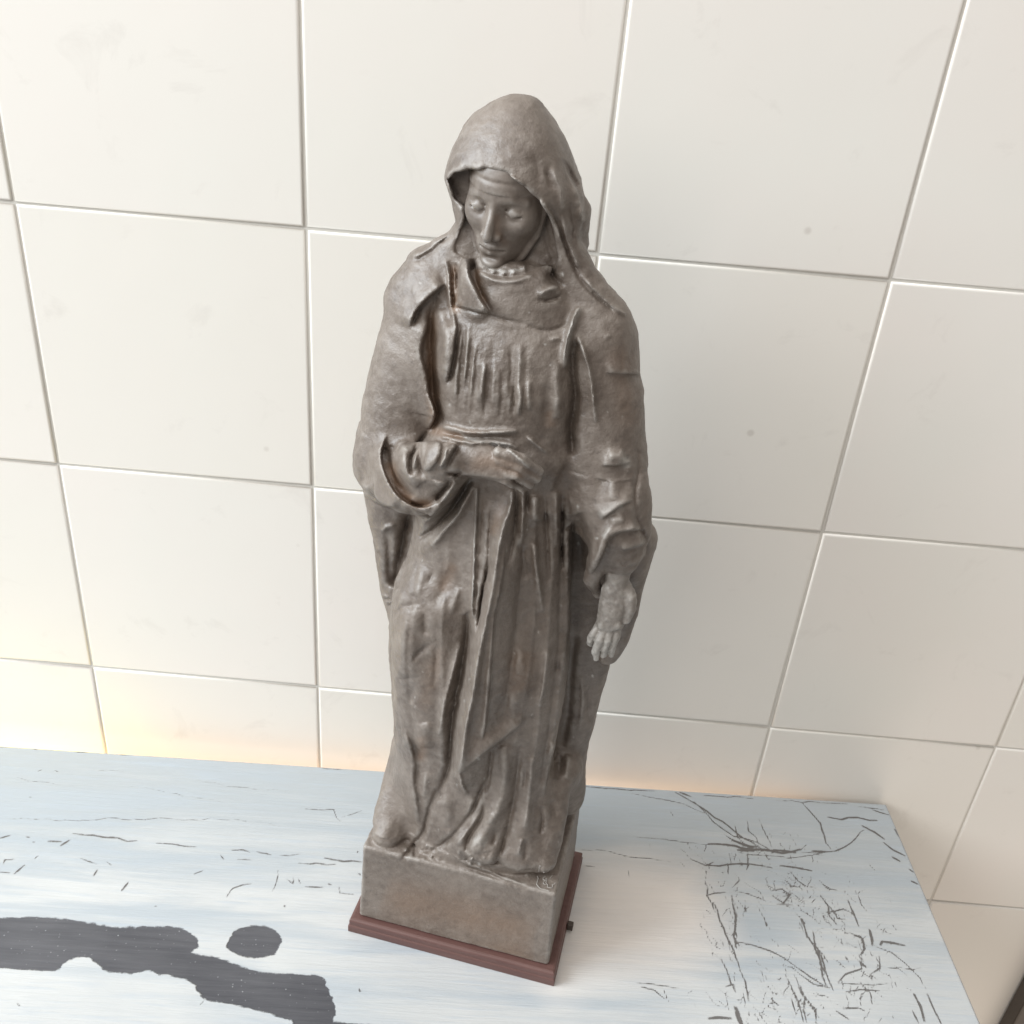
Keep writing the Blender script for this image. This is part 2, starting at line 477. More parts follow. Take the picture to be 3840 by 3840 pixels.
# cracks in the paint (T1 / T2 views), (view, weight, points)
CRACKS = [
    ('T2', 1.3, [(480, 190), (520, 215), (580, 245), (640, 290), (700, 330), (760, 380), (840, 420)]),
    ('T2', .8, [(300, 195), (420, 215), (520, 240), (600, 280)]),
    ('T2', 1.5, [(500, 190), (545, 205)]), ('T2', 1.0, [(560, 230), (640, 310), (720, 370), (820, 400), (880, 430)]),
    ('T2', .7, [(320, 378), (400, 385), (480, 392), (560, 402), (620, 408)]),
    ('T2', 2.2, [(620, 405), (690, 410), (760, 425), (840, 432), (920, 438), (1000, 432)]),
    ('T2', 2.6, [(720, 390), (780, 410), (820, 420)]), ('T2', 2.0, [(740, 430), (800, 435)]), ('T2', 2.0, [(890, 430), (980, 440)]),
    ('T2', 1.6, [(1050, 435), (1110, 438)]),
    ('T2', .9, [(1000, 440), (1110, 442), (1180, 420), (1230, 380), (1270, 345)]),
    ('T2', .7, [(740, 440), (850, 455), (960, 460), (1100, 450)]),
    ('T2', 1.1, [(1010, 235), (1050, 275), (1085, 315), (1100, 370), (1130, 430)]),
    ('T2', 1.4, [(1115, 293), (1170, 302), (1240, 300), (1320, 308)]),
    ('T2', 1.8, [(1260, 330), (1310, 358), (1350, 385)]), ('T2', 1.6, [(1350, 400), (1390, 428), (1440, 455)]),
    ('T2', 1.5, [(1385, 460), (1420, 480)]), ('T2', 1.4, [(1395, 345), (1420, 390), (1440, 440)]),
    ('T2', 1.2, [(1300, 262), (1370, 285)]), ('T2', .8, [(1240, 250), (1360, 265)]),
    ('T2', 1.6, [(1465, 560), (1490, 570)]), ('T2', 1.2, [(1455, 510), (1470, 520)]),
    ('T2', .9, [(780, 310), (790, 350), (830, 400)]), ('T2', .8, [(830, 300), (860, 360), (880, 420)]),
    ('T2', .8, [(730, 330), (740, 380), (780, 420)]), ('T2', .8, [(690, 370), (740, 400)]),
    ('T2', 1.2, [(545, 468), (600, 490), (660, 495), (740, 490), (800, 492), (880, 497)]),
    ('T2', 1.4, [(920, 495), (980, 500), (1050, 512)]), ('T2', .9, [(780, 450), (790, 490), (775, 520)]),
    ('T2', .9, [(640, 480), (610, 500)]), ('T2', .8, [(700, 480), (700, 525)]),
    ('T2', .7, [(720, 585), (750, 555)]), ('T2', .8, [(730, 600), (790, 615), (850, 638)]),
    ('T2', .9, [(610, 620), (650, 610), (690, 605)]), ('T2', 1.1, [(640, 650), (665, 720), (690, 790), (720, 850), (750, 930)]),
    ('T2', 1.2, [(715, 620), (725, 700), (728, 760), (732, 830)]), ('T2', .9, [(605, 560), (620, 620), (645, 690)]),
    ('T2', 1.0, [(730, 810), (800, 825), (870, 850), (930, 880), (990, 915)]),
    ('T2', 1.0, [(960, 900), (1010, 940), (1060, 970), (1110, 1000)]), ('T2', .9, [(990, 940), (1060, 990), (1130, 1010)]),
    ('T2', 1.2, [(1010, 720), (1030, 780), (1060, 830), (1085, 890), (1100, 960), (1115, 1000)]),
    ('T2', 1.1, [(1055, 770), (1080, 860), (1105, 940), (1140, 1010)]), ('T2', .8, [(1040, 800), (1120, 900)]),
    ('T2', 1.1, [(1085, 620), (1110, 670), (1130, 700), (1160, 745)]), ('T2', 1.0, [(1090, 570), (1130, 600), (1150, 600)]),
    ('T2', 1.0, [(1110, 690), (1180, 680), (1210, 690)]), ('T2', 1.1, [(1200, 640), (1220, 700), (1245, 745)]),
    ('T2', .9, [(1120, 660), (1170, 720), (1190, 720)]), ('T2', 1.2, [(1210, 775), (1255, 800), (1265, 830), (1255, 870)]),
    ('T2', 1.4, [(1250, 895), (1270, 925)]), ('T2', .9, [(1255, 870), (1250, 920), (1200, 950), (1160, 985)]),
    ('T2', 1.7, [(1290, 762), (1300, 800), (1308, 828)]), ('T2', 1.6, [(1335, 825), (1345, 812), (1390, 818), (1437, 828)]),
    ('T2', .8, [(1310, 830), (1380, 860), (1440, 900), (1490, 960), (1520, 1010)]),
    ('T2', .9, [(1330, 870), (1335, 920), (1300, 945)]), ('T2', .6, [(1340, 915), (1420, 920), (1500, 918)]),
    ('T2', 1.5, [(1475, 1030), (1500, 1080), (1520, 1150)]), ('T2', 1.1, [(1530, 1030), (1550, 1080), (1585, 1150)]),
    ('T2', 1.0, [(1470, 1100), (1490, 1150)]), ('T2', .7, [(1160, 985), (1250, 990), (1360, 990)]),
    ('T2', .8, [(1250, 980), (1290, 1030), (1300, 1070)]), ('T2', .8, [(1200, 1020), (1260, 1015), (1330, 1010)]),
    ('T2', .9, [(940, 950), (970, 1010), (1000, 1080), (1020, 1150)]), ('T2', .9, [(985, 960), (1020, 1060), (1030, 1150)]),
    ('T2', .9, [(1000, 1000), (1060, 1100), (1070, 1150)]), ('T2', .8, [(960, 1040), (990, 1110)]),
    ('T2', 1.0, [(1180, 1090), (1240, 1080), (1270, 1100)]), ('T2', 1.0, [(1150, 1100), (1200, 1140)]),
    ('T2', 3.2, [(735, 1090), (745, 1120), (755, 1155)]), ('T2', 1.6, [(620, 1132), (705, 1132)]),
    ('T2', .9, [(670, 880), (700, 940), (740, 1030)]), ('T2', 1.0, [(750, 930), (770, 980), (785, 1050)]),
    ('T2', .9, [(690, 1000), (720, 995), (735, 1030)]), ('T2', 1.0, [(880, 1050), (905, 1070)]),
    ('T2', .7, [(980, 690), (1000, 720), (1020, 790)]), ('T2', .7, [(1230, 600), (1260, 660), (1280, 680)]),
    ('T2', .5, [(760, 560), (830, 600), (850, 640)]), ('T2', 1.0, [(880, 600), (920, 590), (960, 620), (930, 650), (900, 630)]),
    ('T2', .9, [(960, 520), (990, 560), (1030, 580)]), ('T2', .8, [(980, 620), (1010, 640)]), ('T2', .9, [(900, 655), (970, 660)]),
    ('T2', .7, [(770, 640), (780, 690)]), ('T2', .6, [(820, 660), (850, 720), (870, 760)]), ('T2', .6, [(1000, 680), (1050, 710), (1080, 740)]),
    ('T2', .9, [(340, 1000), (400, 1020), (440, 1050)]), ('T2', .7, [(320, 985), (380, 990), (430, 1000), (490, 1000)]),
    ('T2', .6, [(90, 430), (200, 435), (330, 465), (460, 475)]), ('T2', .7, [(100, 495), (150, 503)]),
    ('T2', .6, [(460, 270), (470, 295)]), ('T2', .5, [(285, 515), (290, 545)]),
    ('T1', .8, [(0, 648), (120, 650), (350, 655), (600, 650), (850, 648), (1100, 648), (1280, 660), (1440, 685)]),
    ('T1', 1.4, [(380, 725), (480, 740), (600, 752), (715, 768)]), ('T1', 1.2, [(810, 775), (900, 780), (1020, 802)]),
    ('T1', 1.4, [(0, 750), (60, 735)]), ('T1', 1.1, [(135, 740), (155, 752)]), ('T1', 1.1, [(170, 768), (190, 772)]),
    ('T1', 1.5, [(250, 765), (320, 770)]), ('T1', 2.0, [(315, 788), (360, 758)]), ('T1', 1.2, [(20, 885), (25, 860), (70, 858)]),
    ('T1', 1.5, [(75, 935), (130, 890)]), ('T1', .9, [(0, 925), (45, 938)]), ('T1', 1.0, [(180, 855), (200, 843)]),
    ('T1', 1.1, [(420, 855), (500, 875)]), ('T1', 1.6, [(485, 945), (518, 908)]), ('T1', .9, [(550, 870), (575, 900)]),
    ('T1', 1.6, [(630, 1022), (662, 982)]), ('T1', 1.1, [(1005, 935), (1055, 908)]),
    ('T1', 1.1, [(1172, 1055), (1215, 1015), (1260, 985), (1300, 978)]), ('T1', 1.2, [(1200, 812), (1300, 818)]),
    ('T1', 1.2, [(1330, 820), (1400, 830)]), ('T1', 1.0, [(1450, 838), (1550, 830)]), ('T1', 1.6, [(1680, 852), (1780, 862), (1875, 868)]),
    ('T1', 1.2, [(1545, 878), (1640, 885), (1740, 885)]), ('T1', 1.1, [(1140, 835), (1165, 860)]), ('T1', 1.0, [(1230, 858), (1300, 862)]),
    ('T1', 1.0, [(1440, 915), (1435, 970), (1410, 1030)]), ('T1', 1.0, [(1520, 950), (1515, 985), (1480, 970)]),
    ('T1', 1.0, [(1545, 960), (1555, 985)]), ('T1', 1.3, [(1580, 1000), (1680, 1005)]), ('T1', 1.0, [(1755, 1000), (1765, 1030), (1830, 1040)]),
    ('T1', 1.4, [(1700, 985), (1720, 988)]), ('T1', 1.3, [(1470, 1100), (1480, 1108)]), ('T1', 1.0, [(800, 1100), (820, 1098)]),
    ('T1', 1.0, [(1580, 598), (1640, 600), (1720, 605), (1745, 640), (1760, 665)]), ('T1', .8, [(1770, 640), (1865, 612)]),
    ('T1', 1.2, [(1850, 825), (1860, 822)]), ('T1', 1.0, [(1855, 930), (1870, 940)]),
    ('T1', .9, [(195, 404), (215, 402)]), ('T1', .9, [(285, 398), (300, 400)]), ('T1', .9, [(150, 535), (165, 537)]),
    ('T1', .5, [(660, 480), (820, 500), (1000, 540), (1150, 555)]), ('T1', .5, [(0, 420), (200, 460), (400, 480)]),
    ('T1', .5, [(480, 390), (650, 402)]), ('T1', .5, [(1020, 450), (1200, 480), (1500, 510)]), ('T1', .8, [(1030, 1620), (1060, 1580)]),
    ('T1', 1.0, [(90, 1605), (115, 1615)]), ('T1', 1.5, [(1860, 1530), (1868, 1548)]),
    # chipped rear edge
    ('T1', 1.5, [(0, 276), (200, 284)]), ('T1', 1.4, [(300, 296), (460, 306)]), ('T1', 1.2, [(620, 316), (660, 318)]), ('T1', 1.0, [(830, 327), (960, 333)]), ('T1', 1.2, [(1040, 342), (1060, 343)]),
    ('T1', 1.8, [(1300, 360), (1330, 362)]), ('T1', 1.8, [(1400, 366), (1425, 368)]), ('T1', .9, [(1450, 370), (1900, 400)]),
    ('T2', 1.0, [(80, 165), (250, 177), (400, 187)]), ('T2', .9, [(600, 203), (800, 215)]), ('T2', .8, [(900, 224), (1200, 240)]),
]
BARE = [
    ('T1', [(-240, 1385), (-300, 1310), (-260, 1240), (-150, 1185), (-60, 1166), (130, 1158), (300, 1165), (440, 1185), (600, 1215), (700, 1212), (850, 1208), (930, 1215), (985, 1240), (1028, 1280), (1030, 1312), (1000, 1330), (975, 1345),
            (1100, 1362), (1200, 1390), (1260, 1418), (1350, 1442), (1450, 1450), (1560, 1455), (1650, 1463), (1685, 1482), (1690, 1520), (1715, 1560), (1735, 1620), (1742, 1660), (1718, 1692), (1760, 1702), (1995, 1722), (1995, 1790), (1530, 1790),
            (1528, 1700), (1450, 1672), (1370, 1650), (1300, 1632), (1180, 1605), (1080, 1590), (1045, 1572), (1020, 1540), (1010, 1500), (960, 1476), (900, 1466), (862, 1450), (830, 1462), (800, 1440), (760, 1430), (700, 1450), (640, 1445), (540, 1437), (505, 1400), (450, 1355), (390, 1366), (345, 1385), (312, 1420), (280, 1436), (150, 1432), (-60, 1415), (-160, 1410)]),
    ('T1', [(1170, 1310), (1195, 1255), (1230, 1220), (1290, 1202), (1350, 1202), (1410, 1215), (1445, 1245), (1462, 1280), (1440, 1320), (1425, 1355), (1340, 1370), (1270, 1365), (1210, 1345)]),
]


def build_table():
    h = 0.0011
    xs = np.concatenate([np.linspace(-TW, -0.95, 5)[:-1], np.arange(-0.95, 0.0, h), [0.0]])
    ys = np.concatenate([np.linspace(-TD, -0.335, 5)[:-1], np.arange(-0.335, 0.0, h), [0.0]])
    nx, ny = len(xs), len(ys)
    X, Y = np.meshgrid(xs, ys, indexing='ij')
    crack = np.zeros(X.shape, np.float32)
    bare = np.zeros(X.shape, np.float32)

    def loc(z, pts):
        w = on_table(zp(z, pts))
        return ((w - corner) @ TBR)[:, :2]

    def sub(p, m):
        i0, i1 = np.searchsorted(xs, [p[:, 0].min() - m, p[:, 0].max() + m])
        j0, j1 = np.searchsorted(ys, [p[:, 1].min() - m, p[:, 1].max() + m])
        return slice(i0, i1), slice(j0, j1)

    for z, wgt, pts in CRACKS:
        p = wiggle(loc(z, pts), .0008, .007)
        s = sub(p, .006)
        if X[s].size == 0:
            continue
        d, _, fr = poly_dist(X[s], Y[s], p)
        w = .00095 * (.4 + .6 * wgt)
        tap = .75 + .25 * np.sin(np.clip(fr, 0, 1) * np.pi)
        v = (np.exp(-(d / w) ** 2) * tap * min(1.0, .58 + .3 * wgt) * (.84 if z == 'T1' else 1)).astype(np.float32)
        crack[s] = np.maximum(crack[s], v)
    # fine random chips in the worn corner
    for q_ in range(620):
        ctr = ((1040, 980, 150, 130), (1120, 720, 110, 110), (700, 720, 50, 130), (820, 460, 170, 50), (1250, 900, 110, 110), (900, 1080, 180, 60), (960, 620, 60, 40))[q_ % 7]
        c = loc('T2', [(RNG.normal(ctr[0], ctr[2]), RNG.normal(ctr[1], ctr[3]))])[0]
        a = RNG.normal(1.75, .55)
        l = RNG.uniform(.002, .013)
        p = wiggle(np.array([c, c + l * np.array([math.cos(a), math.sin(a)])]), .0007, .003)
        s = sub(p, .004)
        if X[s].size == 0:
            continue
        d, _, fr = poly_dist(X[s], Y[s], p)
        v = (np.exp(-(d / .0006) ** 2) * RNG.uniform(.35, .74)).astype(np.float32)
        crack[s] = np.maximum(crack[s], v)
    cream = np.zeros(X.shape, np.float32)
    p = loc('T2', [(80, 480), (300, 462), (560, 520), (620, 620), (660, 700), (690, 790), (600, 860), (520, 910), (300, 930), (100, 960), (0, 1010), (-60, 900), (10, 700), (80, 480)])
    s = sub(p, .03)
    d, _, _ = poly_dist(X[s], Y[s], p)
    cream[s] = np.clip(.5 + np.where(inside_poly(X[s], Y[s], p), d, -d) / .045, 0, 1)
    for z, pts in BARE:
        p = wiggle(smooth_pts(loc(z, pts + [pts[0]]), 1), .00022, .003)
        s = sub(p, .012)
        d, _, _ = poly_dist(X[s], Y[s], p)
        sd = np.where(inside_poly(X[s], Y[s], p), d, -d)
        bare[s] = np.maximum(bare[s], np.clip(.5 + sd / .008, 0, 1))
    V = np.stack([X.ravel(), Y.ravel(), np.zeros(X.size)], 1)
    idx = np.arange(nx * ny).reshape(nx, ny)
    Fc = np.stack([idx[:-1, :-1], idx[1:, :-1], idx[1:, 1:], idx[:-1, 1:]], -1).reshape(-1, 4)
    # rolled edge and sides
    ring = np.concatenate([idx[:, 0], idx[-1, 1:], idx[::-1, -1][1:], idx[0, ::-1][1:-1]])
    base = V[ring]
    cx, cy = -TW / 2, -TD / 2
    prev = ring
    ex, Fs = [], []
    n0 = len(V)
    for off, dz in ((.0009, -.0004), (.0016, -.0013), (.0018, -.0035), (.0018, -.024), (.0, -.026)):
        q = base.copy()
        q[:, 0] += np.where(base[:, 0] >= -1e-6, off, np.where(base[:, 0] <= -TW + 1e-6, -off, 0))
        q[:, 1] += np.where(base[:, 1] >= -1e-6, off, np.where(base[:, 1] <= -TD + 1e-6, -off, 0))
        q[:, 2] = dz
        cur = np.arange(n0, n0 + len(q))
        n0 += len(q)
        ex.append(q)
        Fs.append(np.stack([prev, cur, np.roll(cur, -1), np.roll(prev, -1)], 1))
        prev = cur
    V = np.concatenate([V] + ex)
    Fc = np.concatenate([Fc] + Fs)
    o = mesh_obj("table_top", V, Fc, M_TABLE, table)
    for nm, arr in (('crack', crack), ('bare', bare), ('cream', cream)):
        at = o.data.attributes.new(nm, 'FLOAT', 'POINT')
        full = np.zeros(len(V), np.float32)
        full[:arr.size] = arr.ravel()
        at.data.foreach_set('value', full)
    return o


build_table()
for nm, bx in (("leg", (-.06, -.02, -.06, -.02)), ("leg", (-.06, -.02, -TD + .02, -TD + .06)), ("leg", (-TW + .02, -TW + .06, -.06, -.02)), ("leg", (-TW + .02, -TW + .06, -TD + .02, -TD + .06))):
    V, Fc = box_mesh(*bx, ZB, -.026)
    bevel(mesh_obj(nm, V, Fc, M_LEG, table, smooth=False), .002)

# dark upright board by the wall, a sliver at the lower right corner
V, Fc = box_mesh(-.0, .30, -.018, .0, ZB, 0.0)
bd = bevel(mesh_obj("dark_board", V, Fc, M_DARKWOOD, smooth=False), .002)
bd.location = (0.922, -0.002, 0.0)
tag(bd, "dark brown upright board against the wall, cut by the lower right corner of the photo", "board")

# ------------------------------------------------------------------ sculpture: distance field in statue millimetres
HV = 0.85                                    # voxel size


class Vol:
    def __init__(s, lo, hi, h):
        s.h = h
        s.lo = np.array(lo, float)
        n = np.ceil((np.array(hi) - s.lo) / h).astype(int) + 1
        s.x, s.y, s.z = [(s.lo[i] + h * np.arange(n[i])).astype(np.float32) for i in range(3)]
        s.d = np.full(n, 60.0, np.float32)

    def box(s, lo, hi):
        out = []
        for a, l, u in zip((s.x, s.y, s.z), lo, hi):
            i0, i1 = np.searchsorted(a, [l, u])
            out.append(slice(i0, i1))
        sl = tuple(out)
        return sl, s.x[sl[0]][:, None, None], s.y[sl[1]][None, :, None], s.z[sl[2]][None, None, :]

    def put(s, sl, v, k, sub=False):
        a = s.d[sl]
        if sub:
            v = -v
            if k > 0:
                hh = np.clip(.5 - .5 * (v - a) / k * -1 * -1, 0, 1) if False else np.clip(.5 + .5 * (v - a) / k, 0, 1)
                s.d[sl] = a + (v - a) * hh + k * hh * (1 - hh)
            else:
                s.d[sl] = np.maximum(a, v)
        else:
            if k > 0:
                hh = np.clip(.5 + .5 * (a - v) / k, 0, 1)
                s.d[sl] = a + (v - a) * hh - k * hh * (1 - hh)
            else:
                s.d[sl] = np.minimum(a, v)

    def ell(s, c, r, k=4, sub=False, rot=None, m=16):
        c = np.array(c, float)
        r = np.array(r, float)
        rm = r.max() if rot is not None else r
        sl, X, Y, Z = s.box(c - rm - m, c + rm + m)
        X, Y, Z = X - c[0], Y - c[1], Z - c[2]
        if rot is not None:
            q = rot.T
            X, Y, Z = q[0, 0] * X + q[0, 1] * Y + q[0, 2] * Z, q[1, 0] * X + q[1, 1] * Y + q[1, 2] * Z, q[2, 0] * X + q[2, 1] * Y + q[2, 2] * Z
        k0 = np.sqrt((X / r[0]) ** 2 + (Y / r[1]) ** 2 + (Z / r[2]) ** 2)
        k1 = np.sqrt((X / r[0] ** 2) ** 2 + (Y / r[1] ** 2) ** 2 + (Z / r[2] ** 2) ** 2) + 1e-6
        s.put(sl, k0 * (k0 - 1) / k1, k, sub)

    def chain(s, pts, k=4, sub=False, m=14):
        """pts: (x, y, z, r) list, round cones"""
        P = np.array(pts, float)
        rm = P[:, 3].max() + m
        sl, X, Y, Z = s.box(P[:, :3].min(0) - rm, P[:, :3].max(0) + rm)
        best = None
        for a, b in zip(P[:-1], P[1:]):
            v = b[:3] - a[:3]
            l2 = float(v @ v) + 1e-9
            t = np.clip(((X - a[0]) * v[0] + (Y - a[1]) * v[1] + (Z - a[2]) * v[2]) / l2, 0, 1)
            d = np.sqrt((X - a[0] - t * v[0]) ** 2 + (Y - a[1] - t * v[1]) ** 2 + (Z - a[2] - t * v[2]) ** 2) - (a[3] + (b[3] - a[3]) * t)
            best = d if best is None else np.minimum(best, d)
        s.put(sl, best, k, sub)

    def rbox(s, lo, hi, r, k=0, sub=False, taper=0.0):
        lo, hi = np.array(lo, float), np.array(hi, float)
        c, b = (lo + hi) / 2, (hi - lo) / 2 - r
        sl, X, Y, Z = s.box(lo - 16, hi + 16)
        f = 1 - taper * (Z - lo[2]) / (hi[2] - lo[2])
        qx, qy, qz = np.abs(X - c[0]) / f - b[0], np.abs(Y - c[1]) / f - b[1], np.abs(Z - c[2]) - b[2]
        d = np.sqrt(np.maximum(qx, 0) ** 2 + np.maximum(qy, 0) ** 2 + np.maximum(qz, 0) ** 2) + np.minimum(np.maximum(np.maximum(qx, qy), qz), 0) - r
        s.put(sl, d, k, sub)

    def column(s, sec, k=8, n=2.3):
        """sec rows: z, x0, x1, yf, yb"""
        S = np.array(sorted(sec), float)
        z0, z1 = S[0, 0], S[-1, 0]
        sl, X, Y, Z = s.box((S[:, 1].min() - 18, S[:, 3].min() - 18, z0 - 14), (S[:, 2].max() + 18, S[:, 4].max() + 18, z1 + 14))
        zz = np.clip(Z.ravel(), z0, z1)
        g = [np.interp(zz, S[:, 0], S[:, i]) for i in range(1, 5)]
        ker = np.exp(-np.linspace(-2, 2, 25) ** 2)
        ker /= ker.sum()
        g = [np.convolve(np.pad(a, 12, mode='edge'), ker, 'valid').astype(np.float32)[None, None, :] for a in g]
        cx, rx = (g[0] + g[1]) / 2, (g[1] - g[0]) / 2
        cy = g[2] * .5 + g[3] * .5
        ry = (g[3] - g[2]) / 2
        ux, uy = np.abs(X - cx), np.abs(Y - cy)
        rho = ((ux / rx) ** n + (uy / ry) ** n) ** (1 / n) + 1e-4
        d = np.sqrt(ux * ux + uy * uy) * (1 - 1 / rho)
        d = np.where(rho < .35, -.65 * np.minimum(rx, ry), d)
        ez = np.maximum(z0 - Z, Z - z1)
        d = np.where(ez > 0, np.sqrt(np.maximum(d, 0) ** 2 + ez ** 2), np.maximum(d, ez))
        s.put(sl, d.astype(np.float32), k)

    def carve_px(s, pts, ylim, k=2.0, mm=.31, zlo=470, zhi=570):
        """hollow out everything seen inside the outline, back to the plane y = ylim"""
        sl, X, Y, Z = s.box((-60, -82, zlo), (60, ylim + 14, zhi))
        sh = s.d[sl].shape
        P = np.stack([np.broadcast_to(X, sh).ravel(), np.broadcast_to(Y, sh).ravel(), np.broadcast_to(Z, sh).ravel()], 1).astype(np.float64)
        u, w = project(P / 1000 @ ST_R.T + ST_O)
        dd, _, _ = poly_dist(u, w, np.vstack([pts, pts[:1]]))
        sd = np.where(inside_poly(u, w, pts), -dd, dd) * mm
        v = np.maximum(sd, P[:, 1] - ylim).reshape(sh).astype(np.float32)
        s.put(sl, v, k, True)

    def mesh(s):
        d = s.d
        S = d < 0
        nx, ny, nz = d.shape
        c = np.zeros((nx - 1, ny - 1, nz - 1), np.int8)
        for i in (0, 1):
            for j in (0, 1):
                for q in (0, 1):
                    c += S[i:nx - 1 + i, j:ny - 1 + j, q:nz - 1 + q]
        act = np.argwhere((c > 0) & (c < 8))
        cell = np.full(c.shape, -1, np.int32)
        cell[act[:, 0], act[:, 1], act[:, 2]] = np.arange(len(act))
        off = np.array([(i, j, q) for i in (0, 1) for j in (0, 1) for q in (0, 1)])
        val = np.stack([d[act[:, 0] + o[0], act[:, 1] + o[1], act[:, 2] + o[2]] for o in off], 1)
        pos = np.zeros((len(act), 3))
        cnt = np.zeros(len(act))
        for a in range(8):
            for b in range(a + 1, 8):
                if np.abs(off[a] - off[b]).sum() != 1:
                    continue
                va, vb = val[:, a], val[:, b]
                m = (va < 0) != (vb < 0)
                t = va[m] / (va[m] - vb[m])
                pos[m] += off[a] + t[:, None] * (off[b] - off[a])
                cnt[m] += 1
        V = s.lo + s.h * (act + pos / cnt[:, None])
        Fs = []
        for ax in range(3):
            u, w = (ax + 1) % 3, (ax + 2) % 3
            n = [nx, ny, nz]
            sa = [slice(1, n[0] - 1)] * 3
            sa = [slice(1, n[q] - 1) for q in range(3)]
            sb = list(sa)
            sa[ax] = slice(0, n[ax] - 1)
            sb[ax] = slice(1, n[ax])
            A, B = S[tuple(sa)], S[tuple(sb)]
            for flip, mk in ((False, A & ~B), (True, ~A & B)):
                e = np.argwhere(mk)
                base = e.copy()
                base[:, u] += 1
                base[:, w] += 1
                q = []
                for du, dw in ((-1, -1), (0, -1), (0, 0), (-1, 0)):
                    p = base.copy()
                    p[:, u] += du
                    p[:, w] += dw
                    q.append(cell[p[:, 0], p[:, 1], p[:, 2]])
                q = np.stack(q, 1)
                if flip:
                    q = q[:, ::-1]
                Fs.append(q)
        Fc = np.concatenate(Fs)
        Fc = Fc[(Fc >= 0).all(1)]
        return V, Fc


def vnoise(P, scale, seed):
    """smooth value noise at points P (mm)"""
    g = np.random.default_rng(seed).uniform(-1, 1, (32, 32, 32)).astype(np.float32)
    q = P / scale + 100.0
    i = np.floor(q).astype(int)
    f = q - i
    f = f * f * (3 - 2 * f)
    r = 0
    for a in (0, 1):
        for b in (0, 1):
            for c in (0, 1):
                w = (f[:, 0] if a else 1 - f[:, 0]) * (f[:, 1] if b else 1 - f[:, 1]) * (f[:, 2] if c else 1 - f[:, 2])
                r = r + w * g[(i[:, 0] + a) % 32, (i[:, 1] + b) % 32, (i[:, 2] + c) % 32]
    return r


def pix_l(P):   # statue mm -> pixels
    return project(P / 1000 @ ST_R.T + ST_O)


# ---- relief painted over the volumes: carved drapery lines
PX0, PY0, PW, PH = 630, 150, 640, 1620
GY, GX = np.mgrid[0:PH, 0:PW].astype(np.float32)
GX += PX0
GY += PY0
RELIEF = np.zeros((PH, PW), np.float32)
STAIN = np.zeros((PH, PW), np.float32)
PALE = np.zeros((PH, PW), np.float32)


def win(p, m):
    x0, x1 = int(max(0, p[:, 0].min() - m - PX0)), int(min(PW, p[:, 0].max() + m - PX0))
    y0, y1 = int(max(0, p[:, 1].min() - m - PY0)), int(min(PH, p[:, 1].max() + m - PY0))
    return slice(y0, y1), slice(x0, x1)


def g(z, pts, w, amp, tap=.25, arr=None):
    p = smooth_pts(zp(z, pts), 2)
    p = p + RNG.normal(0, .45, p.shape)
    s = win(p, w * 3.6)
    d, _, fr = poly_dist(GX[s], GY[s], p)
    t = np.clip(np.minimum(fr, 1 - fr) / tap, 0, 1) if tap > 0 else 1
    t = .12 + .88 * np.sqrt(t)
    v = amp * t * (np.exp(-(d / w) ** 2) if arr is not None else (1.12 * np.exp(-(np.sqrt(d * d + .5) / (w * .95)) ** 1.3) if w < 9 else np.exp(-(d / w) ** 2)))
    if arr is None:
        RELIEF[s] += v
    else:
        arr[s] = np.maximum(arr[s], v)


def pillow(z, pts, amp, soft):
    p = smooth_pts(zp(z, list(pts) + [pts[0]]), 2)
    s = win(p, 4)
    d, _, _ = poly_dist(GX[s], GY[s], p)
    t = np.clip(np.where(inside_poly(GX[s], GY[s], p), d, -1.5) / soft + .1, 0, 1)
    RELIEF[s] += amp * np.sqrt(t * (2 - t))


def lip(z, pts, amp, fall, soft=2.2, tap=.15):
    p = smooth_pts(zp(z, pts), 3)
    s = win(p, fall * 2.5)
    d, sd, fr = poly_dist(GX[s], GY[s], p)
    sg = np.where(sd > 0, d, -d)
    e = np.clip((sg + soft) / (2 * soft), 0, 1)
    e = e * e * (3 - 2 * e)
    t = np.clip(np.minimum(fr, 1 - fr) / tap, 0, 1)
    end = np.exp(-np.maximum(d - np.abs(sd), 0) / 3)
    RELIEF[s] += amp * t * (e * np.exp(-(np.maximum(sg, 0) / fall) ** 2) - .35 * (1 - e) * np.exp(-(np.maximum(-sg, 0) / (fall * .35)) ** 2)) * end

# right shoulder, cloak edge and chest
lip('A', [(1060, 590), (900, 720), (760, 860), (680, 1000), (640, 1130)], 4.5, 26)
g('A', [(960, 760), (900, 900), (890, 1100), (870, 1300), (880, 1500), (890, 1700), (900, 1932)], 8, -4.8)
lip('A', [(860, 960), (840, 1150), (780, 1300), (760, 1450), (800, 1600), (840, 1750), (860, 1932), (910, 2050), (945, 2180), (890, 2290), (830, 2370)], 5, 34)
g('A', [(1000, 900), (1040, 1100), (1080, 1250), (1060, 1450), (1020, 1650)], 13, 3)
g('A', [(1140, 330), (1140, 600), (1165, 800), (1150, 950)], 4, -3)
g('A', [(1200, 350), (1200, 560), (1230, 760)], 4, -2.5)
g('A', [(1165, 400), (1160, 600), (1180, 780)], 2, 2)
g('A', [(1090, 300), (1100, 600), (1120, 760), (1150, 950), (1200, 1150)], 4, 2.5)
lip('A', [(1360, 300), (1350, 480), (1430, 640), (1500, 800), (1620, 960)], 4, 26)
g('A', [(1420, 300), (1425, 560), (1500, 710), (1575, 840)], 5, -2.5)
g('A', [(1190, 860), (1400, 930), (1690, 1000), (1850, 1050), (2020, 1080)], 2.5, -2)
lip('A', [(1180, 1000), (1215, 1130), (1180, 1250), (1160, 1450), (1080, 1800)], 3, 22)
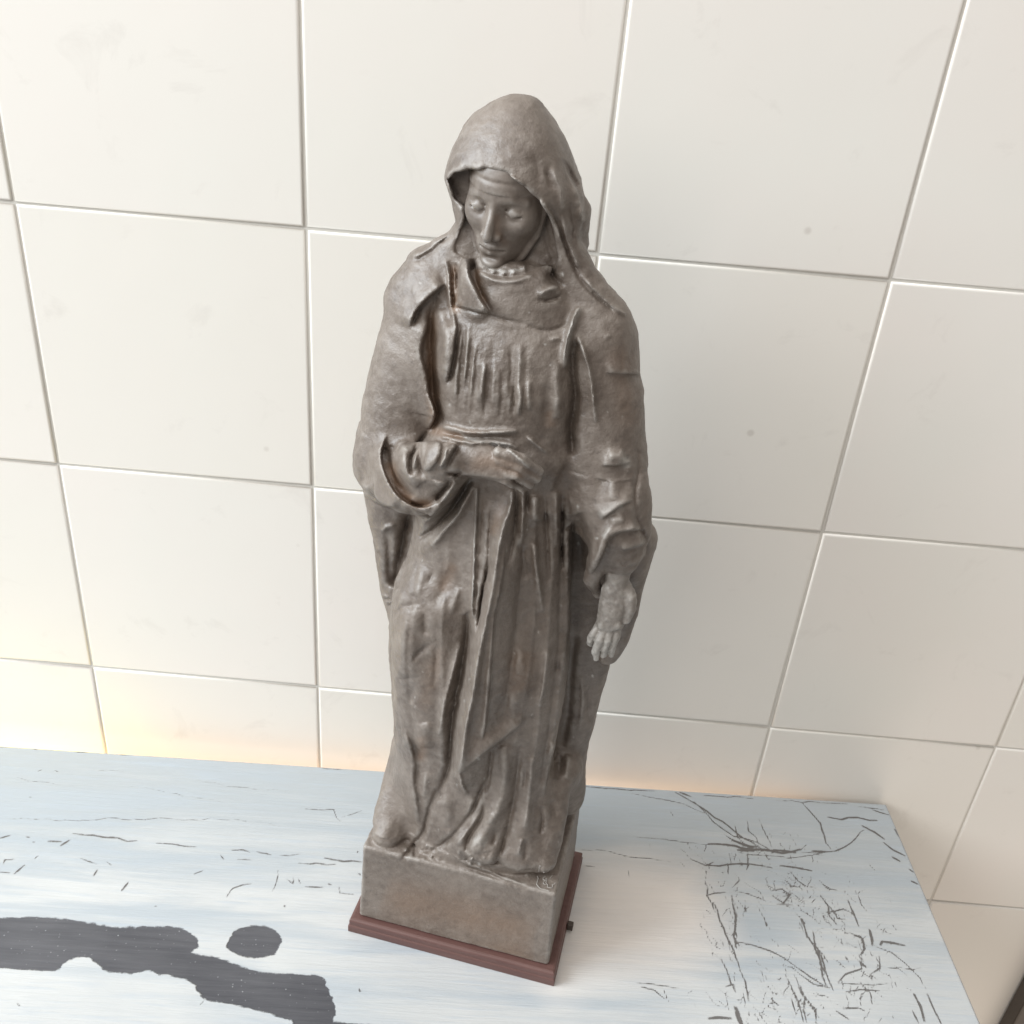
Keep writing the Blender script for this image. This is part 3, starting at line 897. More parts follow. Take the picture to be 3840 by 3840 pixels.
for pts, w, a in (([(1260, 1150), (1230, 1400), (1190, 1700), (1180, 1932)], 4, 1.6), ([(1350, 1080), (1320, 1400), (1290, 1700), (1270, 1850)], 4, 1.8),
                  ([(1440, 1300), (1400, 1600), (1370, 1932)], 4.5, 1.6), ([(1540, 1550), (1510, 1760), (1490, 2000)], 5, 2.2), ([(1650, 1500), (1640, 1800), (1630, 2050)], 5, 1.3),
                  ([(1300, 1100), (1265, 1500), (1240, 1850)], 3, -1.6), ([(1390, 1250), (1340, 1650), (1310, 1900)], 3, -2.2), ([(1475, 1600), (1440, 1900)], 3, -2.2),
                  ([(1590, 1650), (1555, 1932), (1530, 2200)], 4, -3.2), ([(1760, 1650), (1735, 1932), (1720, 2230)], 3.5, -2.2), ([(1150, 1650), (1090, 1800)], 4, -2.5),
                  ([(1240, 1800), (1230, 1950)], 3, -1.5), ([(1850, 1500), (1830, 1900), (1820, 2150)], 5, 1.2), ([(1910, 1600), (1880, 2100)], 3, -1.3)):
    g('A', pts, w, a * (.5 if a < 0 else .8))
for k_ in range(13):     # fine gathers from the yoke to the belt
    x0 = 1215 + 68 * k_ + RNG.normal(0, 10)
    y0, y1 = 1130 + 12 * k_ + RNG.uniform(0, 250), 2230 + RNG.uniform(-120, 30)
    g('A', [(x0 + 25, y0), (x0 + RNG.normal(0, 8), (y0 + y1) / 2), (x0 - 30 + RNG.normal(0, 8), y1)], RNG.uniform(2.4, 3.6), RNG.choice([-1.2, 1.2]) * RNG.uniform(.3, 1.2), .3)
# chest, right half
for pts, w, a in (([(60, 1000), (60, 1300), (40, 1600)], 6, -1.4), ([(150, 1500), (170, 1650), (140, 1850)], 5, 2.4), ([(90, 1500), (80, 1850)], 5, -1.8),
                  ([(260, 1450), (270, 1800)], 8, 1.6), ([(480, 1500), (470, 1800), (460, 2000)], 9, -2.2), ([(600, 1200), (620, 1600), (600, 1900)], 9, 2.0), ([(540, 950), (620, 920), (680, 940)], 4, 1.3)):
    g('C', pts, w, a)
g('C', [(900, 560), (820, 700), (770, 850), (730, 1000), (710, 1150), (720, 1290)], 6, 4.5)
g('C', [(740, 1320), (785, 1500)], 2, 2)
g('C', [(850, 980), (795, 1150), (800, 1350), (820, 1600), (790, 1850), (770, 2050), (790, 2250), (800, 2340)], 9, -6, .12)
g('C', [(870, 900), (950, 1100), (1010, 1300), (1030, 1500), (1020, 1700), (1050, 1932)], 5, 3.5)
lip('C', [(1660, 1370), (1400, 1365), (1200, 1355)], 1.6, 24)
g('C', [(250, 780), (450, 850), (650, 810), (760, 740)], 3, -1.6)
g('C', [(400, 400), (540, 340), (660, 300)], 7, 3)
g('C', [(390, 470), (560, 478), (670, 420)], 3, -2.5)
g('C', [(540, 60), (590, 220), (700, 310)], 10, -1.8)
g('C', [(910, 0), (960, 150), (1100, 320), (1250, 470), (1400, 600), (1500, 650)], 3.5, 2.2)
g('C', [(880, 60), (950, 240), (1140, 420), (1340, 600)], 4.5, -2.4)
g('C', [(1260, 940), (1230, 920), (1300, 900)], 6, .8)
# gathered neck band
for k_ in range(9):
    x = 690 + 78 * k_
    y = 1590 + 100 * math.sin(math.pi * (k_ + .6) / 9.5)
    g('FA', [(x, y - 25), (x + 14, y + 40)], 1.8, (1.3, -1.2)[k_ % 2])
g('FA', [(640, 1700), (860, 1830), (1150, 1840), (1450, 1740)], 4, 1.4)
g('FA', [(600, 1640), (850, 1760), (1180, 1770), (1480, 1660)], 3, -1.4)
# belt, hand and sash
g('B', [(1030, 380), (1250, 430), (1350, 465), (1600, 460), (1932, 440)], 5, 2.6)
g('B', [(1000, 500), (1250, 560), (1400, 585), (1600, 560), (1850, 600), (1932, 660)], 4, 2.2)
g('B', [(1060, 470), (1300, 520), (1600, 515), (1850, 520)], 3, -2)
g('B', [(1085, 620), (1050, 740), (1000, 860)], 5, 3)
g('B', [(1180, 620), (1100, 740), (1050, 860)], 4, 2)
g('B', [(760, 600), (740, 740), (745, 900), (810, 960)], 4, -3)
g('B', [(1040, 700), (985, 850)], 2.5, -3)
g('B', [(1245, 600), (1130, 760), (1065, 920)], 4, -2.6)
g('B', [(830, 440), (720, 590), (640, 740), (620, 900), (655, 965)], 4, -4.5)
g('B', [(700, 720), (660, 900)], 4, 1.5)
pillow('B', [(795, 790), (840, 640), (930, 555), (1015, 580), (1010, 690), (950, 830), (870, 925), (790, 915)], 2.6, 10)
pillow('B', [(1020, 740), (1080, 600), (1200, 600), (1140, 700), (1040, 860), (985, 880)], 3, 5)
pillow('A', [(1190, 860), (1230, 500), (1265, 300), (1350, 290), (1352, 480), (1432, 640), (1512, 810), (1620, 960), (1400, 930)], 2.6, 4)
lip('B', [(2080, 1010), (1850, 1040), (1600, 1010), (1350, 980), (1200, 960), (1060, 930)], 1.0, 12)
g('B', [(1060, 940), (1200, 965), (1260, 935)], 4, -3)
g('D', [(0, 320), (130, 430), (280, 560)], 2.5, 2)
g('D', [(240, 190), (350, 270), (480, 380)], 2.5, 2)
# right sleeve opening
lip('B', [(340, 470), (270, 620), (260, 780), (330, 980), (430, 1150), (520, 1250), (640, 1330), (760, 1370), (900, 1340), (985, 1250)], 4, 20, 1.6)
g('B', [(330, 620), (350, 790), (430, 990), (540, 1130), (680, 1230)], 9, -4.2)
g('B', [(530, 560), (540, 800), (620, 1000), (760, 1080)], 12, 3)
lip('B', [(500, 1385), (300, 1335), (150, 1210), (40, 1060)], 3, 18)
g('B', [(670, 1410), (610, 1560), (570, 1750), (550, 1932), (530, 2130), (490, 2330)], 8, -7.5, .12)
g('B', [(400, 1640), (390, 1800), (420, 1960), (440, 2150), (460, 2330)], 8, -3)
g('B', [(330, 1660), (400, 1600), (480, 1590)], 5, 2)
g('B', [(1370, 1030), (1250, 1230), (1120, 1420), (980, 1580), (850, 1680), (780, 1740)], 5, -7, .35)
g('B', [(1400, 1100), (1260, 1390), (1080, 1620), (900, 1830)], 8, 4)
g('B', [(1190, 1040), (1060, 1250), (900, 1450), (780, 1600)], 8, 2.6)
g('B', [(1140, 1040), (1010, 1180), (950, 1280)], 5, -4.5)
# cord and skirt folds
g('B', [(1440, 1120), (1430, 1500), (1410, 1932), (1402, 2230), (1382, 2530), (1400, 2690)], 2.1, 2.6, .05)
g('B', [(1480, 1150), (1490, 1500), (1480, 1932)], 6, -1.5)
g('B', [(1620, 1400), (1600, 1700), (1590, 1932), (1540, 2250)], 4, -2.6)
g('B', [(1880, 1150), (1860, 1350), (1760, 1600), (1690, 1932), (1640, 2330), (1560, 2730), (1450, 3230), (1400, 3630), (1340, 3860), (1290, 4160), (1260, 4420), (1235, 4560)], 8, 5, .06)
lip('E', [(1800, -100), (1780, 100), (1740, 400), (1655, 750), (1640, 1000), (1605, 1500), (1570, 1932), (1520, 2250)], 3, 9, 1.6, .1)
g('E', [(1620, 50), (1530, 350), (1480, 700), (1450, 920)], 4, -4.5)
g('E', [(1330, 700), (1320, 1000), (1260, 1400), (1200, 1700), (1150, 1932), (1120, 2330), (1110, 2580), (1000, 2830), (960, 2980)], 8, -6.5, .15)
g('E', [(1250, 1050), (1150, 1450), (1050, 1800), (980, 2200)], 6, 2.2)
g('E', [(650, 650), (600, 1100), (560, 1500)], 22, 4.5, .5)
for pts, w, a in (([(860, 330), (925, 215)], 2, -1.6), ([(500, 760), (560, 640), (680, 600), (780, 600)], 4, -1.2), ([(820, 700), (830, 850), (850, 960)], 5, -1.8), ([(690, 1270), (800, 1150), (900, 1080)], 4, -1.5),
                  ([(960, 1100), (950, 1400), (930, 1600)], 5, -1.4), ([(700, 1550), (640, 1800)], 8, -1.5), ([(1100, 200), (1050, 420), (950, 600)], 9, -1.8), ([(800, 150), (700, 500)], 10, 1.5), ([(1230, 400), (1130, 700)], 7, 1.3)):
    g('E', pts, w, a)
g('E', [(445, 1000), (432, 1300), (435, 1500), (445, 1760)], 2.6, -3.5)
for k_ in range(5):
    g('E', [(370 + 20 * k_, 500 + 35 * k_), (440 + 14 * k_, 540 + 30 * k_)], 2, (1.4, -1.8)[k_ % 2])
# folds to the right of the main ridge
for pts, w, a in (([(100, 800), (110, 1200), (60, 1500), (0, 1750)], 4.5, -4.5), ([(205, 850), (190, 1200), (170, 1500)], 5, 3.2), ([(245, 850), (235, 1100)], 4, -3), ([(345, 900), (350, 1200)], 9, 3),
                  ([(450, 900), (470, 1300), (500, 1932)], 4, -3.2), ([(590, 850), (590, 1200), (600, 1500)], 7, 3), ([(660, 900), (640, 1400), (660, 1800)], 4, -3.5), ([(320, 1480), (335, 1700), (385, 1960), (430, 2300)], 6, 3.2),
                  ([(180, 1500), (230, 1900)], 7, -2)):
    g('D', pts, w, a)
g('D', [(860, 1100), (860, 1500), (900, 1800)], 10, -5)
g('F', [(480, 200), (460, 600), (390, 860)], 6, 2.2)
g('F', [(200, 200), (160, 700), (60, 1000)], 14, 2.0)
lip('F', [(740, 0), (715, 400), (690, 750), (640, 1050), (590, 1350), (540, 1550)], 2.5, 14)
g('F', [(800, 0), (775, 300), (745, 600), (725, 900), (690, 1100), (650, 1350)], 9, -8, .1)
g('F', [(900, 500), (900, 900), (860, 1150)], 5, 2.0)
g('F', [(1010, 550), (960, 800), (970, 1050)], 5, -1.8)
g('F', [(640, 1450), (620, 1700)], 6, -2)
# long continuous folds from the belt to the feet
for pts, w, a in (([(1035, 960), (1040, 1100), (1030, 1250), (1010, 1400), (990, 1560)], 7, 3.0), ([(1052, 950), (1057, 1150), (1046, 1300), (1022, 1450), (1005, 1580)], 5, -3.2), ([(985, 940), (985, 1100), (965, 1250), (948, 1370)], 6, -3),
                  ([(1008, 950), (1012, 1150), (988, 1330), (966, 1420)], 7, 2.6), ([(800, 1010), (776, 1150), (770, 1300), (790, 1450)], 6, -1.8), ([(850, 1000), (832, 1180), (838, 1350), (828, 1490)], 8, 2.0), ([(1068, 1000), (1072, 1150), (1062, 1290)], 5, 2.2)):
    g('P', pts, w, a * .42, .3)
# hem, lower left
lip('G', [(560, 150), (640, 350), (690, 550), (680, 800), (740, 1100), (752, 1250), (720, 1350)], 2.6, 26, 7)
g('G', [(800, 100), (820, 400)], 15, 2)
g('G', [(720, 600), (705, 850)], 4, -1)
g('G', [(820, 700), (800, 1000)], 8, 1.8)
g('G', [(960, 900), (860, 1150), (800, 1440), (690, 1560), (620, 1650), (540, 1740)], 4.5, -4)
g('G', [(700, 1560), (690, 1720)], 3, -3)
g('G', [(1560, 780), (1480, 950), (1400, 1150), (1250, 1350), (1100, 1520), (900, 1650)], 5, -4.8)
g('G', [(1540, 1080), (1500, 1250), (1400, 1400), (1330, 1520), (1310, 1650)], 4.5, -4.5)
g('G', [(1500, 1150), (1340, 1400), (1210, 1560)], 3, 1.5)
g('G', [(1420, 1000), (1300, 1300), (1100, 1480)], 6, 2.4)
g('G', [(1000, 1000), (1100, 1200), (1050, 1350)], 15, 2)
g('G', [(1230, 700), (1260, 850), (1320, 960)], 3, 2.4)
lip('G', [(2050, 60), (1860, 220), (1600, 420), (1480, 520), (1330, 640), (1235, 720)], 4, 24)
# hem, lower right
for pts, w, a in (([(810, 50), (775, 300), (745, 600), (700, 850), (640, 1150), (560, 1350), (500, 1490)], 7, -4.2), ([(620, 50), (620, 500), (560, 800), (430, 1000)], 11, 4), ([(490, 850), (420, 1050), (320, 1200), (230, 1350)], 12, 3),
                  ([(500, 1100), (475, 1250)], 3, -2.4), ([(470, 80), (440, 400), (390, 640)], 4, -3.2), ([(950, 200), (930, 500), (900, 800), (860, 1050)], 8, 2.8),
                  ([(870, 350), (850, 550)], 3, -2), ([(1060, 780), (1070, 980), (1060, 1120)], 4, -3), ([(830, 1180), (770, 1380)], 5, 1.6), ([(880, 1180), (865, 1430)], 4, -2),
                  ([(1180, 700), (1240, 900)], 5, -1.5), ([(1250, 250), (1250, 450)], 8, -2), ([(1380, 150), (1350, 450)], 8, 2)):
    g('H', pts, w, a)
lip('H', [(1230, 0), (1150, 350), (1090, 650)], 2, 12)
g('H', [(0, 1400), (200, 1500), (420, 1560), (600, 1640), (880, 1740)], 3, 1.6)
g('H', [(50, 1450), (230, 1540), (430, 1610), (600, 1690), (900, 1780)], 3, -1.2)
for k_ in range(60):    # rough clods along the foot of the robe
    t = RNG.uniform(0, 1)
    x, y = 560 + 1050 * t, 1640 + 90 * t + RNG.normal(0, 55)
    g('G', [(x, y), (x + RNG.uniform(8, 60), y + RNG.uniform(-15, 30))], RNG.uniform(1.2, 2.6), RNG.normal(0, 1.1))
# monogram scratched on the plinth
MONO = ([(1040, 1510), (1012, 1600), (1012, 1700), (1060, 1775), (1140, 1792)], [(1110, 1585), (1090, 1660), (1100, 1720)], [(1180, 1440), (1182, 1560)], [(1125, 1540), (1262, 1562)], [(1285, 1470), (1245, 1590)],
            [(1135, 1640), (1130, 1700), (1150, 1752), (1195, 1758), (1222, 1695)], [(1213, 1610), (1168, 1642)])
# left sleeve (image right)
lip('D', [(1460, 495), (1300, 540), (1120, 530)], 2.2, 20, 1.5)
lip('D', [(1490, 945), (1300, 1040), (1200, 1120), (1100, 1190)], 2.6, 18, 1.5)
lip('D', [(1620, 1290), (1400, 1320), (1250, 1350), (1185, 1420), (1160, 1500), (1080, 1680), (985, 1850)], 4, 16, 1.5)
lip('D', [(1620, 1460), (1450, 1520), (1320, 1560)], 1.8, 12, 1.5)
g('D', [(1545, 330), (1565, 600), (1500, 900), (1515, 1200), (1620, 1400), (1600, 1650)], 4, -2.4)
g('D', [(1200, 420), (1400, 420)], 12, 2.5)
g('D', [(1250, 700), (1250, 950)], 12, 2.0)
g('D', [(1200, 1200), (1380, 1180)], 9, 1.8)
g('D', [(1230, 1250), (1130, 1400), (1060, 1600), (960, 1800)], 6, 2)
for k_ in range(26):
    x, y = RNG.uniform(1330, 1520), RNG.uniform(340, 640)
    g('D', [(x, y), (x + RNG.normal(0, 22), y + RNG.normal(0, 22))], RNG.uniform(1.1, 1.8), RNG.normal(0, .9))
g('HA', [(560, 380), (600, 410), (640, 350)], 1.6, -1.5)
# hood folds
for pts, w, a in (([(1330, 650), (1440, 880), (1500, 1050)], 5, -2.2), ([(1190, 1000), (1330, 1200), (1390, 1360), (1470, 1520), (1560, 1640)], 4.5, -3.6), ([(1130, 970), (1270, 1110), (1350, 1290), (1420, 1450)], 4, 2.6),
                  ([(1240, 700), (1300, 900), (1340, 1050)], 6, 1.8), ([(1180, 720), (1230, 880)], 4, -1.5), ([(1420, 860), (1480, 1000), (1520, 1150)], 6, 2.6), ([(1400, 1000), (1450, 1150), (1460, 1300)], 4, -2),
                  ([(1080, 600), (1130, 760), (1110, 860)], 7, -1.2), ([(880, 770), (960, 810), (1000, 850)], 2.5, 2), ([(1340, 1100), (1400, 1250), (1500, 1500)], 3, 1.5), ([(1180, 1150), (1220, 1350), (1300, 1560)], 6, -1.6)):
    g('HD', pts, w, a)
lip('HD', [(400, 1240), (330, 1340), (200, 1420), (100, 1450)], 1.2, 16)
# ---- stains (rust brown) and pale worn spots
for z, pts, w, a in (('A', [(900, 900), (880, 1300), (880, 1700), (940, 2100), (900, 2300), (1000, 2430)], 10, .8), ('A', [(1160, 350), (1150, 700), (1170, 950), (1250, 800)], 7, .9), ('A', [(1440, 400), (1450, 620), (1560, 820)], 6, .8),
                     ('B', [(380, 800), (430, 1000), (540, 1200), (700, 1330), (900, 1320)], 10, .85), ('B', [(850, 420), (1050, 460), (1300, 520)], 10, .7), ('B', [(1050, 390), (1250, 450), (1500, 480)], 5, .6),
                     ('B', [(1350, 850), (1600, 780), (1900, 900), (2050, 1000)], 16, .5), ('B', [(1750, 1300), (1620, 1700)], 10, .4), ('E', [(1150, 100), (1080, 300), (1000, 450)], 12, .45), ('E', [(1000, 1100), (880, 1500), (780, 1900)], 16, .3),
                     ('G', [(760, 250), (800, 420), (740, 560)], 10, .5), ('F', [(200, 200), (150, 700)], 25, .35), ('C', [(500, 1800), (560, 2000)], 12, .4), ('C', [(1350, 1000), (1400, 1500), (1480, 2000)], 22, .25), ('P', [(720, 1690), (880, 1725), (1010, 1765)], 40, .6), ('FA', [(880, 800), (900, 1100), (1000, 1260)], 7, .4)):
    g(z, pts, w, a, .15, STAIN)
for z, pts, w, a in (('C', [(900, 560), (820, 700), (740, 950), (710, 1250)], 4, .35), ('D', [(1430, 420), (1460, 560)], 9, .45), ('D', [(1100, 1150), (1400, 1000)], 9, .3), ('D', [(1160, 1400), (1240, 1280)], 5, .4), ('B', [(1040, 390), (1250, 440), (1340, 560), (1850, 600)], 2.5, .4),
                     ('B', [(1440, 1120), (1430, 1500), (1410, 1932), (1400, 2300), (1390, 2600)], 2, .5), ('FA', [(680, 1600), (900, 1690), (1280, 1650)], 2.5, .45), ('G', [(1400, 1500), (1560, 1560)], 10, .3), ('D', [(0, 320), (130, 430), (280, 560)], 1.8, .4)):
    g(z, pts, w, a, .1, PALE)
for _ in range(70):      # plaster specks
    x, y = RNG.uniform(760, 1210), RNG.uniform(480, 1600)
    g('P', [(x, y), (x + RNG.normal(0, 1.5), y + RNG.normal(0, 1.5))], RNG.uniform(.8, 1.5), RNG.uniform(.3, .75), .0, PALE)
for x, y in ((1089, 954), (1090, 1024), (1061, 516), (903, 1628), (902, 1430), (1025, 384), (1117, 1274)):
    g('P', [(x, y), (x + 1, y + 2)], 1.8, .95, .0, PALE)

RELIEF[:] = np.where(RELIEF < 0, RELIEF * .95, RELIEF * 1.3)
_k = np.array([.2, .6, .2], np.float32)
for _ax in (0, 1):
    RELIEF[:] = np.apply_along_axis(lambda a: np.convolve(a, _k, 'same'), _ax, RELIEF)


def Lr(px, py, yd, r):
    return (*L(px, py, yd), r)


def build_figure():
    v = Vol((-112, -82, 12), (112, 66, 592), HV)
    # skirt of the robe
    v.column([(84, -52, 62, -49, 24), (110, -55, 59, -46, 22), (135, -60, 55, -44, 20), (168, -63, 51, -43, 20), (190, -63, 52, -44, 20), (222, -63, 53, -46, 20), (250, -61, 52, -46, 22), (280, -59, 50, -44, 24),
              (310, -54, 48, -42, 26), (350, -50, 44, -40, 28), (380, -46, 40, -40, 28), (400, -44, 40, -40, 28)], 4, 2.25)
    v.chain([Lr(952, 980, -38, 9), Lr(936, 1100, -43, 10), Lr(915, 1250, -46, 10), Lr(892, 1390, -46, 9), Lr(872, 1450, -44, 7)], 16)      # great central fold
    v.chain([Lr(822, 1130, -26, 22), Lr(812, 1260, -28, 21), Lr(806, 1350, -27, 17)], 14)                                              # forward knee
    # cloak falling behind
    v.column([(80, -58, 68, 8, 50), (140, -60, 70, 6, 50), (170, -66, 73, 4, 50), (205, -70, 74, 2, 50), (240, -70, 79, 0, 50), (270, -74, 82, 0, 48), (310, -78, 84, 0, 48), (350, -80, 80, 0, 46), (400, -74, 70, 2, 44), (440, -62, 58, 4, 42), (468, -50, 46, 6, 40), (488, -34, 32, 8, 34)], 6, 2.4)
    # torso
    v.column([(370, -46, 44, -40, 36), (400, -44, 42, -40, 38), (440, -46, 46, -41, 40), (465, -48, 46, -36, 40), (485, -40, 38, -26, 36)], 10, 2.2)
    v.chain([(-50, 6, 470, 24), (-20, 10, 482, 24), (18, 10, 478, 24), (44, 6, 460, 24)], 10)
    # belly / sash
    v.ell((0, -26, 398), (36, 17, 15), 10)
    # right arm under the cloak (image left)
    v.chain([(-50, 3, 476, 22), (-56, 1, 440, 28), (-63, -1, 405, 29), (-64, -5, 378, 29)], 8)
    v.chain([(-50, 3, 480, 20), (-58, 3, 472, 18)], 6)
    v.chain([(-62, -10, 374, 25), (-47, -31, 377, 22.5), (-34, -43, 386, 18), (-23, -51, 397, 12.5)], 6)
    v.chain([(-68, 6, 350, 20), (-70, 8, 325, 17), (-67, 10, 300, 15), (-64, 12, 265, 13), (-62, 14, 235, 10)], 10)     # cloak below the elbow
    # flat hand laid across the waist
    v.chain([Lr(772, 878, -44, 12), Lr(812, 868, -54, 10.5), Lr(850, 867, -58, 9)], 5)
    v.ell(L(900, 868, -57), (21, 7.0, 10), 3, rot=np.array(Matrix.Rotation(R(5), 3, 'Y')))
    for a_, b_, c_, r_ in (((940, 853), (985, 866), (1018, 889), 2.5), ((940, 867), (982, 881), (1012, 902), 2.6), ((934, 881), (973, 895), (1000, 914), 2.5), ((922, 893), (955, 906), (980, 921), 2.3)):
        v.chain([Lr(*a_, -60.5, r_ + .3), Lr(*b_, -60, r_ + .25), Lr(*c_, -54, r_ - .2)], 1.3)
    # left arm (image right)
    v.chain([(42, 2, 462, 25), (48, 0, 430, 25), (55, -3, 400, 25), (62, -7, 374, 24), (66, -8, 360, 21)], 8)
    v.chain([(64, -16, 377, 19), (69, -17, 360, 16), (73, -17, 346, 12), (74, -17, 340, 10)], 6)
    v.chain([(78, 2, 345, 14), (82, 4, 315, 10.5), (84, 4, 290, 8), (82, 4, 268, 6), (76, 6, 252, 6)], 5)    # cloak edge behind the hand
    v.chain([Lr(1140, 1010, -26, 8), Lr(1122, 1055, -24, 6), Lr(1113, 1092, -20, 4.5), Lr(1126, 1118, -12, 3.2)], 4)     # hanging cuff
    # cloth on the left of the feet
    v.chain([Lr(770, 1400, -6, 12), Lr(758, 1470, -12, 13.5), Lr(742, 1530, -26, 13.5), Lr(732, 1572, -38, 11)], 10)
    v.chain([Lr(860, 1560, -36, 10), Lr(900, 1590, -42, 10), Lr(925, 1605, -44, 9)], 8)
    v.chain([Lr(990, 1540, -28, 12), Lr(985, 1615, -38, 10)], 10)
    v.chain([Lr(1040, 1480, -4, 14), Lr(1032, 1560, -22, 12), Lr(1028, 1620, -34, 9)], 10)
    v.chain([Lr(1060, 1450, 10, 14), Lr(1066, 1500, 22, 14)], 8)
    # hood
    v.ell((-9.5, 3, 536), (35.5, 37, 36), 4)
    v.ell((-8.5, 5, 551), (26, 29, 32.5), 9)
    v.ell((-4, 14, 520), (36, 32, 34), 8)
    v.chain([(-28, 4, 522, 12), (-31, 2, 505, 13), (-42, 2, 490, 15)], 7)
    v.chain([(18, -2, 532, 13), (24, -2, 512, 12), (34, -2, 496, 12), (48, 0, 478, 14)], 7)
    v.chain([(27, 6, 528, 9), (29, 8, 514, 8.5)], 3)
    # hollow of the hood
    v.carve_px(zp('FA', [(175, 305), (280, 200), (470, 138), (620, 152), (740, 130), (860, 152), (1000, 180), (1130, 240), (1300, 380), (1400, 500), (1560, 620), (1700, 820), (1800, 1050), (1870, 1280), (1900, 1480), (1800, 1620), (1500, 1680),
                        (900, 1700), (600, 1560), (450, 1480), (300, 1390), (312, 1260), (300, 1050), (380, 860), (370, 700), (210, 560)]), -9, 2.5)
    v.ell((-50, -36, 524), (27, 26, 19), 5, True)
    # yoke and collar
    v.ell((-2, -14, 484), (30, 17, 21), 6)
    v.chain([(-20, -10, 504, 1.6), (-17, -19, 499.5, 1.8), (-12, -24, 497, 1.9), (-6, -26.5, 495.5, 2.0), (0, -27.3, 495, 2.0), (6, -26, 495.5, 1.9), (12, -21.5, 497.5, 1.8), (17, -13, 502, 1.6)], 4.5)
    # plinth block
    v.rbox((-72.5, -53, 13), (72.5, 53, 86), 2.2, 2.5, taper=.03)
    # -------- carve the drapery lines
    d = v.d
    idx = np.argwhere(np.abs(d) < 11.5)
    idx = idx[((idx > 0) & (idx < np.array(d.shape) - 1)).all(1)]
    i, j, q = idx.T
    P = np.stack([v.x[i], v.y[j], v.z[q]], 1).astype(np.float64)
    gr = np.stack([d[i + 1, j, q] - d[i - 1, j, q], d[i, j + 1, q] - d[i, j - 1, q], d[i, j, q + 1] - d[i, j, q - 1]], 1)
    gr /= np.linalg.norm(gr, axis=1)[:, None] + 1e-9
    vd = CAM_L - P
    vd /= np.linalg.norm(vd, axis=1)[:, None]
    fc = np.clip(((gr * vd).sum(1) - .0) / .30, 0, 1)
    fc = fc * fc * (3 - 2 * fc)
    u, w = pix_l(P)
    u, w = np.clip(u - PX0, 0, PW - 1.01), np.clip(w - PY0, 0, PH - 1.01)
    iu, iw = u.astype(int), w.astype(int)
    fu, fw = u - iu, w - iw
    rl = RELIEF[iw, iu] * (1 - fu) * (1 - fw) + RELIEF[iw, iu + 1] * fu * (1 - fw) + RELIEF[iw + 1, iu] * (1 - fu) * fw + RELIEF[iw + 1, iu + 1] * fu * fw
    rl = np.clip(rl, -11, 9)
    d[i, j, q] -= (rl * fc).astype(np.float32)
    m = np.abs(d[i, j, q]) < 3.2
    i, j, q, P = i[m], j[m], q[m], P[m]
    rough = vnoise(P, 9, 1) * .32 + vnoise(P, 4.2, 2) * .24 + vnoise(P, 2.1, 12) * .16
    Q = P * np.array([1, 1, .28])
    rough += (vnoise(Q, 12, 3) * 1.3 + vnoise(Q, 5.5, 4) * .5) * ((P[:, 2] > 95) & (P[:, 2] < 395))
    rough *= np.where((P[:, 2] < 80), .45, 1.0)
    d[i, j, q] -= rough.astype(np.float32)
    return v


def curvature(V, F, it=2):
    """how far each vertex stands proud of its neighbours (mm), smoothed"""
    n = len(V)
    E = np.concatenate([F[:, [0, 1]], F[:, [1, 2]], F[:, [2, 3]], F[:, [3, 0]]])
    a, b_ = np.concatenate([E[:, 0], E[:, 1]]), np.concatenate([E[:, 1], E[:, 0]])
    cnt = np.bincount(a, minlength=n) + 1e-9

    def avg(q):
        return np.bincount(a, weights=q[b_], minlength=n) / cnt

    W = V.copy()
    for _ in range(5):
        W = np.stack([avg(W[:, k_]) for k_ in range(3)], 1)
    nr = np.zeros_like(V)
    fn_ = np.cross(V[F[:, 2]] - V[F[:, 0]], V[F[:, 3]] - V[F[:, 1]])
    for q_ in range(4):
        for k_ in range(3):
            nr[:, k_] += np.bincount(F[:, q_], weights=fn_[:, k_], minlength=n)
    nr /= np.linalg.norm(nr, axis=1)[:, None] + 1e-12
    c = ((V - W) * nr).sum(1)
    for _ in range(it):
        c = avg(c)
    return c


def put_worn(o, c, lo, hi):
    at = o.data.attributes.new('worn', 'FLOAT', 'POINT')
    at.data.foreach_set('value', np.clip((c - lo) / (hi - lo), 0, 1).astype(np.float32))


def put_attrs(o, P):
    """stain / pale attributes from the painted maps, for vertices facing the front"""
    u, w = pix_l(P)
    iu = np.clip(u - PX0, 0, PW - 1).astype(int)
    iw = np.clip(w - PY0, 0, PH - 1).astype(int)
    front = (P[:, 1] < 12)
    for nm, arr in (('stain', STAIN), ('pale', PALE)):
        at = o.data.attributes.new(nm, 'FLOAT', 'POINT')
        at.data.foreach_set('value', (arr[iw, iu] * front).astype(np.float32))


statue = bpy.data.objects.new("statue", None)
COL.objects.link(statue)
statue.location = ST_O
statue.rotation_euler = (0, 0, ST_YAW)
tag(statue, "dull brown statue of a hooded robed figure on a square block standing on the table", "statue")

vol = build_figure()
FV, FF = vol.mesh()
del vol
# gentle side-to-side correction of the outline, per height
WL = [(182, -4), (198, -8), (221, -14), (245, -12), (268, -7), (315, -3), (345, -2), (362, 5), (385, 12), (430, 14), (452, 2), (470, -9), (495, -6), (520, 4), (590, -3), (680, 6), (760, 8), (830, 9), (900, 0), (960, -14), (1020, -9), (1070, -6), (1120, -12), (1170, -14), (1250, -6), (1320, 1), (1360, 8), (1400, 12), (1440, 6), (1500, 0), (1800, 0)]
WR = [(182, -14), (198, -22), (221, -14), (245, -8), (300, -3), (330, 0), (355, -5), (385, -10), (430, -15), (490, -12), (520, -11), (570, -7), (620, -6), (670, 1), (700, 9), (780, 5), (850, 7), (920, 11), (980, 14), (1040, 5), (1080, 1), (1190, 4), (1235, 2), (1320, 4), (1420, 3), (1500, 0), (1800, 0)]
wz = lambda T: (np.array([L(960, p, 0)[2] for p, _ in T])[::-1], np.array([v for _, v in T], float)[::-1] * .31)
